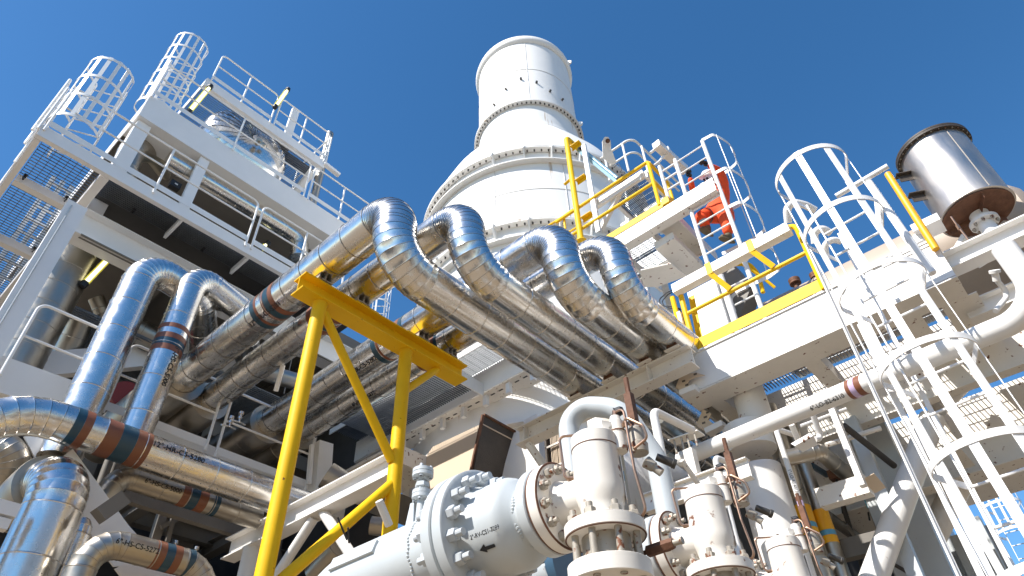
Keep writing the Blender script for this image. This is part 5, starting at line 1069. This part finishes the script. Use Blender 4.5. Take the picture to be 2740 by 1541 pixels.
clad_pipe('slimmer shiny pipe lying under the thick banded pipe', [V((x2[0] - .15, 8.75, P2.z - .5)), V((x2[0], 8.75, P2.z)), V((x2[7], 8.75, P2.z))], .14, .22, .36, 16, 'clad2',
          bands=[(V((x2[k], 8.75, P2.z)), V((x2[k + 1] - .002, 8.75, P2.z)), mm) for k, mm in ((1, 'brown'), (2, 'blue'), (3, 'brown'), (5, 'blue'))],
          texts=[('6"-HS-C5-5000', on(P2, 'x', d1(715, 690)), X_, V((0, -.95, -.2)), .078)])
P3 = PY(d1(560, 1240), 7.5); x3 = [on(P3, 'x', d1(*k)).x for k in ((180, 1100), (640, 1270), (720, 1290), (790, 1310), (850, 1330), (910, 1350), (960, 1360), (1120, 1420))]
clad_pipe('arched shiny pipe with bands at the bottom left', [V((x3[0] - .02, 7.5, P3.z - 1.1)), V((x3[0], 7.5, P3.z)), V((x3[7], 7.5, P3.z)), V((x3[7], 7.5, P3.z - 1.2))], .138, .30, .3, 14, 'clad2',
          bands=[(V((x3[k], 7.5, P3.z)), V((x3[k + 1] - .002, 7.5, P3.z)), mm) for k, mm in ((1, 'brown'), (2, 'blue'), (3, 'brown'), (5, 'blue'))],
          texts=[('6"-HS-C5-5272', on(P3, 'x', d1(480, 1225)), X_, V((0, -.95, -.1)), .072)])
mb = MB()
B0 = P(a5(230, 1449), 6.6); Bt = on(B0, 'z', a5(520, 420))
clad_pipe('very thick shiny upright pipe in the bottom left corner', [V((B0.x, B0.y, -1.6)), V((Bt.x, Bt.y, Bt.z)), V((Bt.x - .1, Bt.y + 1.3, Bt.z))], .285, .42, .55, 11, 'clad', rivets=[(V((B0.x, B0.y, 1.2)), V((B0.x, B0.y, 2.6)), V((.25, -.95, 0)))])
t = thing('pipe_collar', 'round metal collar disc behind the top of the thickest upright pipe', 'collar', V((Bt.x, Bt.y + .45, Bt.z)))
mb = MB(); mb.lathe(V((Bt.x - .03, Bt.y + .42, Bt.z - .02)), Y_, [(0, .28), (0, .36), (.02, .365), (.5, .36), (.52, .3)], 48); mb.build('collar_shell', 'clad2', t)
B1 = P(a5(590, 1449), 7.2); Bt1 = on(B1, 'z', a5(800, 860))
clad_pipe('small shiny upright pipe beside the thickest one at bottom left', [V((B1.x, B1.y, -1.6)), V((Bt1.x, Bt1.y, Bt1.z)), V((Bt1.x - .05, Bt1.y + 1.2, Bt1.z))], .142, .22, .36, 14, 'clad')
for lab, pp_, s, r in (('dull pipe bend at the far left edge under the banded pipe', (a5(-250, 120), a5(150, 260), a5(60, 560)), 7.8, .19), ('fat dull pipe bend behind the thickest upright pipe', (a5(120, 900), a5(260, 600), a5(560, 420)), 8.0, .26), ('dull upright pipe under the banded pipe at left', (a5(420, 700), a5(560, 60)), 8.6, .2)):
    clad_pipe(lab, [P(k, s) for k in pp_], r, .3, .4, 14, 'clad2')
t = thing('junction_box', 'small pale box with a lug at the far left bottom edge', 'box', P(a5(40, 820), 6.5)); q = P(a5(30, 800), 6.5)
mb = MB(); mb.beam(q + V((-.2, 0, 0)), q + V((.12, 0, 0)), .12, .13, Z_); mb.build('box', 'white2', t)
mb = MB(); mb.beam(q + V((-.2, 0, -.14)), q + V((.1, 0, -.14)), .1, .1, Z_); mb.build('lug', 'white2', t)
# shaded pipework seen in the bay
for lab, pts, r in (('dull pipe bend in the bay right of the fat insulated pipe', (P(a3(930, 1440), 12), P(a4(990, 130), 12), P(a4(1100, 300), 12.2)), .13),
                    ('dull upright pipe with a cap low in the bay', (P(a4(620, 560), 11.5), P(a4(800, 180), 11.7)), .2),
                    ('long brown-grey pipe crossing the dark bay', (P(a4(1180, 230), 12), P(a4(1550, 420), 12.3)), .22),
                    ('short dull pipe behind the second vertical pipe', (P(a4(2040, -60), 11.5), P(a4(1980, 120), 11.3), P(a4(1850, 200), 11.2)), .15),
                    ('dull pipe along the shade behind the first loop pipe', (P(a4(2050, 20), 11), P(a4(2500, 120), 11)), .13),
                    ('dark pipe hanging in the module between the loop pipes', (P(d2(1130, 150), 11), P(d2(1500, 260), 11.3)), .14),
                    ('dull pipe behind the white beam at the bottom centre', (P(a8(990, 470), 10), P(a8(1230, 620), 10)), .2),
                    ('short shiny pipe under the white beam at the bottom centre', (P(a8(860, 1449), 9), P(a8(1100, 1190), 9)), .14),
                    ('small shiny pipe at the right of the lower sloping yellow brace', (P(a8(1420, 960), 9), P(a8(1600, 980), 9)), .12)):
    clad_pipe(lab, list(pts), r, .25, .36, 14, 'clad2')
# small shiny instrument valves
for lab, p in (('pair of tiny shiny instrument valves in the dark module, left one', d2(760, 700)), ('tiny shiny instrument valve in the dark module, right one', d2(870, 650)), ('tiny instrument valve above the arched banded pipe', d1(845, 1190)), ('tiny instrument valve above the end of the arched banded pipe', d1(1020, 1240))):
    q = P(p, 9.6); t = thing('instrument_valve', lab, 'valve', q); mb = MB(); mb.lathe(q + V((0, 0, -.1)), Z_, [(0, .012), (.05, .012), (.05, .03), (.08, .03), (.08, .015), (.12, .015), (.12, .035), (.16, .035), (.165, .02)], 16); mb.build('stem', 'clad', t)
    mb = MB(); mb.tube([q + V((-.12, 0, -.12)), q + V((0, 0, -.1)), q + V((.14, .1, -.05))], .014, .03, 8); mb.build('tube', 'clad', t)
# cables by the yellow posts
t = thing('cable_loop', 'black cable looping beside the yellow posts at the girder corner', 'cable', PX(c5(330, 700), 6.6))
mb = MB(); mb.tube([PX(c5(*k), 6.7) for k in ((500, 570), (400, 620), (320, 690), (330, 740), (430, 780), (520, 780), (560, 850), (590, 960), (560, 995), (510, 960), (490, 860), (510, 790))], .009, .05, 8); mb.build('cable', 'dark', t)
mb = MB(); mb.tube([PX(c5(*k), 6.72) for k in ((500, 590), (410, 640), (345, 710), (370, 755), (480, 770), (540, 790))], .008, .05, 8); mb.build('second_cable', 'dark', t)
# curved white vent pipes behind the foreground cage
for lab, pts, s, r in (('white goose-neck vent behind the foreground cage, upper one', ((250, 1000), (235, 860), (300, 800), (420, 830), (510, 880)), 8, .045), ('white goose-neck vent behind the foreground cage, middle one', ((510, 1200), (500, 1090), (580, 1050), (660, 1100)), 8.2, .045), ('white goose-neck vent behind the foreground cage, lower one', ((620, 1330), (600, 1210), (680, 1160), (760, 1180)), 8.3, .04)):
    t = thing('vent_pipe', lab, 'pipe', P(b4(*pts[0]), s)); mb = MB(); mb.tube([P(b4(*k), s) for k in pts], r, .2, 16, 0, 10); mb.build('pipe_body', 'white', t)
# flat white brackets and struts behind the foreground cage
for lab, p, q, X, w_, h_ in (('white sloping strut between the foreground cage and the vents', b4(1110, 740), b4(1150, 1100), 6.4, .06, .05), ('white bracing leg under the silencer', b4(1830, 1350), b4(1960, 1130), 7.6, .08, .05)):
    a = PX(p, X); b = PX(q, X); t = thing('strut', lab, 'strut', a); mb = MB(); mb.beam(a, b, w_, h_); mb.build('bar', 'white', t)
# ================================================================ the worker climbing the ladder
def skin_obj(name, nodes, edges, m, parent, root, sub=2, smooth=True):
    names = list(nodes); o0 = ORG[parent.name]
    me = bpy.data.meshes.new(name); me.from_pydata([tuple(nodes[k][0] - o0) for k in names], [(names.index(a), names.index(b)) for a, b in edges], [])
    ob = bpy.data.objects.new(name, me); C.objects.link(ob)
    sk = ob.modifiers.new('skin', 'SKIN'); sk.use_smooth_shade = True
    for i, k in enumerate(names):
        r = nodes[k][1]; sv = me.skin_vertices[0].data[i]; sv.radius = r if isinstance(r, tuple) else (r, r); sv.use_root = (k == root)
    sb = ob.modifiers.new('sub', 'SUBSURF'); sb.levels = sb.render_levels = sub
    dg = bpy.context.evaluated_depsgraph_get(); dg.update()
    m2 = bpy.data.meshes.new_from_object(ob.evaluated_get(dg)); bpy.data.objects.remove(ob)
    m2.materials.clear(); m2.materials.append(M[m]); m2.polygons.foreach_set('use_smooth', [True] * len(m2.polygons)); m2.name = name
    o2 = bpy.data.objects.new(name, m2); C.objects.link(o2); o2.parent = parent; ORG[o2.name] = o0
    return o2
def E(x, y, X): return PX(e1(x, y), X)
T = thing('person', 'worker in orange coverall, white helmet and black gloves climbing the caged ladder', 'person', V((7.45, 2.0, 7.6)))
hL, hR = E(862, 345, 7.03), E(1022, 235, 7.03)
N = dict(pel=(E(1210, 780, 7.50), (.2, .17)), ab=(E(1215, 700, 7.50), (.155, .13)), ch=(E(1205, 590, 7.48), (.17, .14)), nk=(E(1150, 490, 7.42), .07), hd=(E(1100, 440, 7.36), .085),
         sL=(E(1040, 560, 7.42), .085), eL=(E(910, 560, 7.22), .058), wL=(E(880, 400, 7.08), .042),
         sR=(E(1270, 480, 7.45), .09), eR=(E(1225, 330, 7.36), .062), wR=(E(1085, 265, 7.12), .045),
         hiL=(E(1110, 840, 7.45), .14), kL=(E(985, 850, 7.24), .105), aL=(E(1080, 985, 7.30), .07),
         hiR=(E(1290, 830, 7.50), .145), kR=(E(1300, 910, 7.30), .11), aR=(E(1318, 1065, 7.34), .07))
edg = [('pel', 'ab'), ('ab', 'ch'), ('ch', 'nk'), ('ch', 'sL'), ('sL', 'eL'), ('eL', 'wL'), ('ch', 'sR'), ('sR', 'eR'), ('eR', 'wR'), ('pel', 'hiL'), ('hiL', 'kL'), ('kL', 'aL'), ('pel', 'hiR'), ('hiR', 'kR'), ('kR', 'aR')]
nb = {k: (v[0], (v[1] * .8 if not isinstance(v[1], tuple) else (v[1][0] * .85, v[1][1] * .85))) for k, v in N.items()}
skin_obj('body', nb, edg + [('nk', 'hd')], 'skin', T, 'pel')
cov = {k: v for k, v in N.items() if k != 'hd'}; cov['nk'] = (N['nk'][0].lerp(N['ch'][0], .25), .085)
skin_obj('coverall', cov, edg, 'orange', T, 'pel')
hd = N['hd'][0]; upv = V((-.42, -.30, .86)).normalized(); fdir = V((-.70, .35, -.35)); fdir = (fdir - upv * fdir.dot(upv)).normalized(); sd_ = fdir.cross(upv).normalized()
# face features
mb = MB(); mb.lathe(hd + fdir * .075 + upv * -.02, fdir, [(0, .018), (.02, .012), (.03, .004)], 10); mb.build('nose', 'skin', T)
for k in (-1, 1): mb = MB(); mb.lathe(hd + sd_ * k * .078, sd_ * k, [(0, .022), (.012, .026), (.018, .012)], 10); mb.build('ear', 'skin', T)
mb = MB()
for k in (-1, 1): mb.lathe(hd + fdir * .075 + sd_ * k * .032 + upv * .02, fdir, [(0, .02), (.012, .018)], 10)
mb.beam(hd + fdir * .083 + sd_ * .05 + upv * .02, hd + fdir * .083 - sd_ * .05 + upv * .02, .01, .006, upv); mb.build('safety_glasses', 'dark', T)
mb = MB(); mb.beam(hd + fdir * .07 + sd_ * .022 - upv * .055, hd + fdir * .07 - sd_ * .022 - upv * .055, .014, .008, upv); mb.build('mouth', 'red', T)
hc = hd + upv * .055
mb = MB(); rs = []
for t_, r, yy in ((0, .142, 0), (.012, .142, 0), (.014, .120, 0), (.06, .116, 0), (.095, .096, 0), (.118, .06, 0), (.126, .02, 0)):
    ring = []
    for i in range(32):
        a = 2 * math.pi * i / 32; rr = r * (1 + (.14 * max(0, math.cos(a)) if t_ < .013 else 0)); ring.append(hc + upv * t_ + fdir * math.cos(a) * rr * 1.08 + sd_ * math.sin(a) * rr * .92)
    rs.append(ring)
mb.rings(rs); mb.build('helmet', 'helmet', T, smooth=50)
# gloves: palm, four curled fingers and a thumb around the rung
def glove(wrist, hand, side):
    g = {}; d = (hand - wrist).normalized(); ru = Y_; f = (V((-1, 0, 0)) - d * d.dot(V((-1, 0, 0)))).normalized()
    palm = hand - d * .02 + V((.03, 0, 0)); lat = Y_ * side
    g['w'] = (wrist, .034); g['p'] = (palm - d * .015, (.032, .036)); g['k'] = (palm + d * .025, (.026, .034))
    ed = [('w', 'p'), ('p', 'k')]; o = skin_obj('glove', g, ed, 'dark', T, 'w', 1)
    mb = MB()
    for k in range(4):
        b = palm + d * (.045 - abs(k - 1.4) * .004) + lat * (.030 - .02 * k); L = (.04, .046, .043, .034)[k]
        mb.tube([b - d * .02, b + d * .012, b + d * .012 + V((-1, 0, 0)) * L, b - d * .028 + V((-1, 0, 0)) * (L + .005), b - d * .03 + V((-1, 0, 0)) * (L - .018)], .0115, .014, 8)
    b = palm + lat * .036; mb.tube([b - d * .01, b + lat * .012 + d * .01 + V((-.02, 0, 0)), b + d * .0 + V((-.045, 0, 0)) - lat * .01], .0125, .012, 8)
    mb.build('glove_fingers', 'dark', T)
glove(N['wL'][0], hL, 1); glove(N['wR'][0], hR, -1)
def boot(ank, toe, name='boot'):
    d = (toe - ank); d.z = 0; d = d.normalized(); b0 = ank + V((0, 0, -.07)); s = d.cross(Z_)
    g = dict(a=(ank + V((0, 0, .06)), .058), b=(b0 + V((0, 0, .01)), (.052, .056)), h=(b0 - d * .045, (.042, .045)), m=(b0 + d * .08 + V((0, 0, -.005)), (.043, .042)), t=(b0 + d * .165 + V((0, 0, -.012)), (.046, .034)))
    skin_obj('boot', g, [('a', 'b'), ('b', 'h'), ('b', 'm'), ('m', 't')], 'boot', T, 'b', 2)
    mb = MB(); out = []
    for k in range(20):
        a = 2 * math.pi * k / 20; u = math.cos(a); out.append(b0 + d * (.062 + u * .145) + s * math.sin(a) * (.046 + .006 * u) + V((0, 0, -.048)))
    mb.plate(out, .022, n=Z_); mb.build('boot_sole', 'boot', T)
boot(N['aL'][0], E(1010, 1045, 7.1)); boot(N['aR'][0], E(1180, 1110, 7.1))
mb = MB(); c0_ = N['kL'][0].lerp(N['aL'][0], .45); d_ = (N['aL'][0] - N['kL'][0]).normalized(); mb.lathe(c0_, d_, [(0, .0835), (.045, .081)], 20, False); mb.build('reflective_strip', 'acr', T)
# ================================================================ clutter: conduits, clips, boxes, small lines
def conduit(label, pts, r=.016, m='interior', bend=.06, name='conduit'):
    t = thing(name, label, 'conduit', pts[0]); mb = MB(); mb.tube(list(pts), r, bend, 8); mb.build('tube', m, t); return t
conduit('thin grey conduit along the underside of the middle deck girder', (V((1.1, 9.99, 8.10)), V((7.2, 9.99, 8.10))), .018)
conduit('second thin conduit under the middle deck girder', (V((1.1, 10.08, 8.10)), V((5.2, 10.08, 8.10)), V((5.2, 10.08, 7.0))), .012)
conduit('thin conduit climbing the white box column', (V((.76, 9.585, 3.0)), V((.76, 9.585, 8.2))), .012, 'grey')
for i, (x, y) in enumerate(((1.6, 9.9), (2.9, 9.9), (3.2, 9.42), (4.4, 9.9), (5.0, 9.42))):
    t = thing('grating_clip', ('black clip under the middle deck grating near the column', 'black clip under the middle deck grating, mid bay', 'black clip at the front edge of the middle deck grating', 'black clip under the middle deck grating above the second vertical pipe', 'black clip near the first loop pipe on the middle deck')[i], 'clip', V((x, y, 9.0)))
    mb = MB(); mb.beam(V((x, y - .06, 9.0)), V((x, y + .06, 9.0)), .05, .02, Z_); mb.cyl(V((x, y, 8.93)), V((x, y, 9.0)), .014, seg=8); mb.build('clip_body', 'dark', t)
for i, (x, y) in enumerate(((.05, 10.48), (.7, 10.48), (.1, 12.12), (.8, 12.12))):
    t = thing('grating_clip', ('black clip hanging at the left end of the first open mesh crossbar', 'black clip at the right end of the first open mesh crossbar', 'black clip at the left end of the second open mesh crossbar', 'black clip at the right end of the second open mesh crossbar')[i], 'clip', V((x, y, 9.0)))
    mb = MB(); mb.beam(V((x, y - .09, 9.02)), V((x, y + .03, 9.02)), .05, .025, Z_); mb.cyl(V((x, y - .05, 8.92)), V((x, y - .05, 9.02)), .014, seg=8); mb.build('clip_body', 'dark', t)
t = thing('control_box', 'small black box hanging below the bracket behind the middle deck handrail', 'box', PY(c4(985, 430), 10.6)); q = PY(c4(985, 430), 10.6)
mb = MB(); mb.beam(q + V((-.1, 0, 0)), q + V((.1, 0, 0)), .12, .16, Z_); mb.build('housing', 'dark', t)
mb = MB(); mb.beam(q + V((-.03, -.065, 0)), q + V((.03, -.065, 0)), .006, .03, Z_); mb.build('switch', 'white2', t)
t = thing('hose_reel', 'dark red drum in the shade behind the second vertical pipe', 'drum', PY(a4(1200, 960), 11)); q = PY(a4(1200, 960), 11); mb = MB(); mb.lathe(q, -Y_, [(0, .25), (.12, .25), (.13, .05)], 28); mb.build('drum', 'red', t)
for i, (p0, p1, s, r, m) in enumerate(((c1(820, 300), c1(1300, 150), 7.4, .03, 'cream'), (c1(600, 130), c1(1000, -20), 7.2, .018, 'white'), (c1(700, 60), c1(900, 460), 8.4, .02, 'interior'), (c1(930, 700), c1(1150, 1400), 8.4, .03, 'char'), (c1(1000, 1000), c1(1350, 1449), 8.2, .025, 'interior'), (e3(130, 1250), e3(480, 1449), 7.2, .02, 'char'), (c1(520, 120), c1(610, 330), 7.0, .03, 'cream'), (b7(1900, 330), b7(2060, 560), 6.4, .025, 'cream'))):
    conduit(('pale round rail under the right deck beside the clamp block', 'thin white rail under the right deck', 'thin grey line behind the brown metal elbow', 'dark upright line in the right bay', 'grey slanting line low in the right bay', 'dark line crossing the foot of the sloping brace', 'short pale upright above the clamp block', 'short pale strut beside the white upright pipe')[i], (P(p0, s), P(p1, s)), r, m)
for i, (p, s) in enumerate(((c1(1130, 620), 8.6), (c1(900, 560), 8.6), (e3(480, 1000), 8.8), (e3(430, 940), 8.8), (c1(1000, 880), 8.8))):
    q = P(p, s); t = thing('instrument_box', ('small grey box in the right bay above the pale beam', 'rusty brown fitting beside the brown metal elbow', 'small instrument box with cables behind the round brace', 'pale cover plate behind the round brace', 'dark instrument box low in the right bay')[i], 'box', q)
    mb = MB(); mb.beam(q + V((-.06, 0, 0)), q + V((.06, 0, 0)), .14, .12, Z_); mb.build('box', ('grey', 'rusty', 'interior', 'white', 'char')[i], t)
    mb = MB(); mb.tube([q + V((0, 0, -.06)), q + V((0, .02, -.2)), q + V((.1, .1, -.45))], .012, .08, 8); mb.build('cable', 'dark', t)
# yellow handrail and pipes seen above the lower right deck
for i, (p0, p1) in enumerate(((b5(1120, 1190), b5(1170, 1260)), (b5(1230, 1160), b5(1290, 1230)), (b5(2060, 900), b5(2130, 860)), (b5(730, 1410), b5(1050, 1290)))):
    conduit(('amber tube glimpsed through the right deck, left one', 'amber tube glimpsed through the right deck, middle one', 'amber piece on the far deck against the shaded plate', 'amber rail behind the banded white pipe')[i], (P(p0, 8.9), P(p1, 8.9)), .03, 'amber', name='amber_rail')
# cable tray with cables behind the landing, wires at the davit post
conduit('black wire from the yellow post to the tubular floodlight', [PX(e4(*k), 6.98) for k in ((215, 180), (260, 230), (230, 190), (330, 240), (345, 290))], .006, 'dark', .03, name='wire')
conduit('tangle of small cables at the foot of the floodlight', [PX(e4(*k), 7.2) for k in ((840, 560), (900, 500), (960, 600), (900, 630), (1000, 620), (960, 680))], .007, 'boltd', .03, name='wire')
t = thing('shackle_plate', 'tall white lifting plate with a round eye beside the stack shoulder', 'lifting plate', P(e4(740, 400), 11.5))
mb = MB(); pl = [P(e4(*k), 11.5) for k in ((690, 420), (680, 200), (710, 140), (760, 140), (795, 200), (800, 300), (870, 480), (800, 520))]; mb.plate(pl, .05); mb.build('plate', 'stackw', t)
mb = MB(); q = P(e4(755, 190), 11.44); mb.lathe(q, CR[2] * -1, [(0, .04), (.01, .04)], 16); mb.build('eye', 'rusty', t)
# rungs-and-rods clutter left of the grey pipe, under the hood
for i, (p0, p1, s, r) in enumerate(((a8(1500, 720), a8(1600, 960), 6.5, .04), (a8(1200, 980), a8(1210, 1130), 5.5, .008), (a8(1100, 880), a8(1190, 1100), 5.6, .008), (a7(570, 640), a7(500, 890), 9.6, .035))):
    conduit(('white leg behind the lower yellow brace', 'thin hanging cable behind the yellow brace, right one', 'thin hanging cable behind the yellow brace, left one', 'short pale hanger between the loop pipes')[i], (P(p0, s), P(p1, s)), r, ('white', 'dark', 'dark', 'white2')[i])

# uprights and twin conduits running down the foreground cage
for i, (p, x, w_, z0, z1) in enumerate(((e3(520, 700), 5.25, 0, -.5, 4.6), (e3(560, 740), 5.28, 0, -.5, 4.6), (e3(720, 560), 5.9, .05, -.5, 4.2), (e3(640, 560), 6.0, .045, -.5, 3.9), (c3(300, 500), 6.0, .04, .5, 5.0))):
    q = PX(p, x); lab = ('thin twin conduit on the left of the foreground cage, outer one', 'thin twin conduit on the left of the foreground cage, inner one', 'flat white upright behind the foreground cage, right one', 'flat white upright behind the foreground cage, left one', 'slim white upright crossing the girder behind the cage')[i]
    t = thing('upright' if w_ else 'conduit', lab, 'post' if w_ else 'conduit', V((x, q.y, z0))); mb = MB()
    if w_: mb.beam(V((x, q.y, z0)), V((x, q.y, z1)), .012, w_)
    else: mb.cyl(V((x, q.y, z0)), V((x, q.y, z1)), .009, seg=8)
    mb.build('bar', 'white2', t)
# worker's harness
mb = MB(); 
for a, b, f, r in (('hiL', 'kL', .35, .135), ('hiR', 'kR', .3, .14)):
    c = N[a][0].lerp(N[b][0], f); d = (N[b][0] - N[a][0]).normalized(); m_ = MB(); m_.lathe(c, d, [(0, r), (.035, r)], 20, False); m_.build('harness_strap', 'boltd', T)

# ---- unseen modules added behind the viewpoint for the cladding to reflect
def reflected_module(label, x0, y0, x1, y1, h, m='white'):
    t = thing('process_module', label, 'process module', V(((x0 + x1) / 2, (y0 + y1) / 2, -1.6)))
    nx = max(2, int((x1 - x0) / 3.5)); ny = max(2, int((y1 - y0) / 3.5)); zs = [2.2, 5.6, 9.0, 12.4]; zs = [z for z in zs if z < h] + [h]
    for i in range(nx + 1):
        for j in (0, ny): x = x0 + (x1 - x0) * i / nx; y = y0 + (y1 - y0) * j / ny; mb = MB(); mb.box((x - .2, y - .2, -1.6), (x + .2, y + .2, h)); mb.build('column', m, t)
    for z in zs:
        mb = MB(); mb.box((x0 + .25, y0 + .25, z - .1), (x1 - .25, y1 - .25, z)); mb.build('deck_plate', 'interior', t)
        for y in (y0, y1): mb = MB(); mb.box((x0, y - .12, z - .35), (x1, y + .12, z + .12)); mb.build('edge_beam', m, t)
        for x in (x0, x1): mb = MB(); mb.box((x - .12, y0 + .13, z - .35), (x + .12, y1 - .13, z + .12)); mb.build('edge_beam', m, t)
    for k in range(5):
        r = .35 + .1 * (k % 3); x = x0 + (x1 - x0) * (k + .5) / 5; mb = MB(); mb.cyl(V((x, (y0 + y1) / 2, -1.6)), V((x, (y0 + y1) / 2, h * (.5 + .1 * k))), r, seg=28); mb.build('vessel', ('beige', 'white', 'clad2')[k % 3], t)
    for i in range(nx):
        if i % 2: continue
        a = x0 + (x1 - x0) * (i + .1) / nx; b = x0 + (x1 - x0) * (i + .9) / nx; mb = MB(); mb.box((a, y1 - .35, 2.4), (b, y1 - .3, 5.1)); mb.build('cladding_panel', 'beige', t)
reflected_module('unseen pale steel module added behind the viewpoint for reflections', -10, -17, 14, -10, 9.5)
reflected_module('second unseen steel module added to the left for reflections', -27, -6, -20, 16, 8)
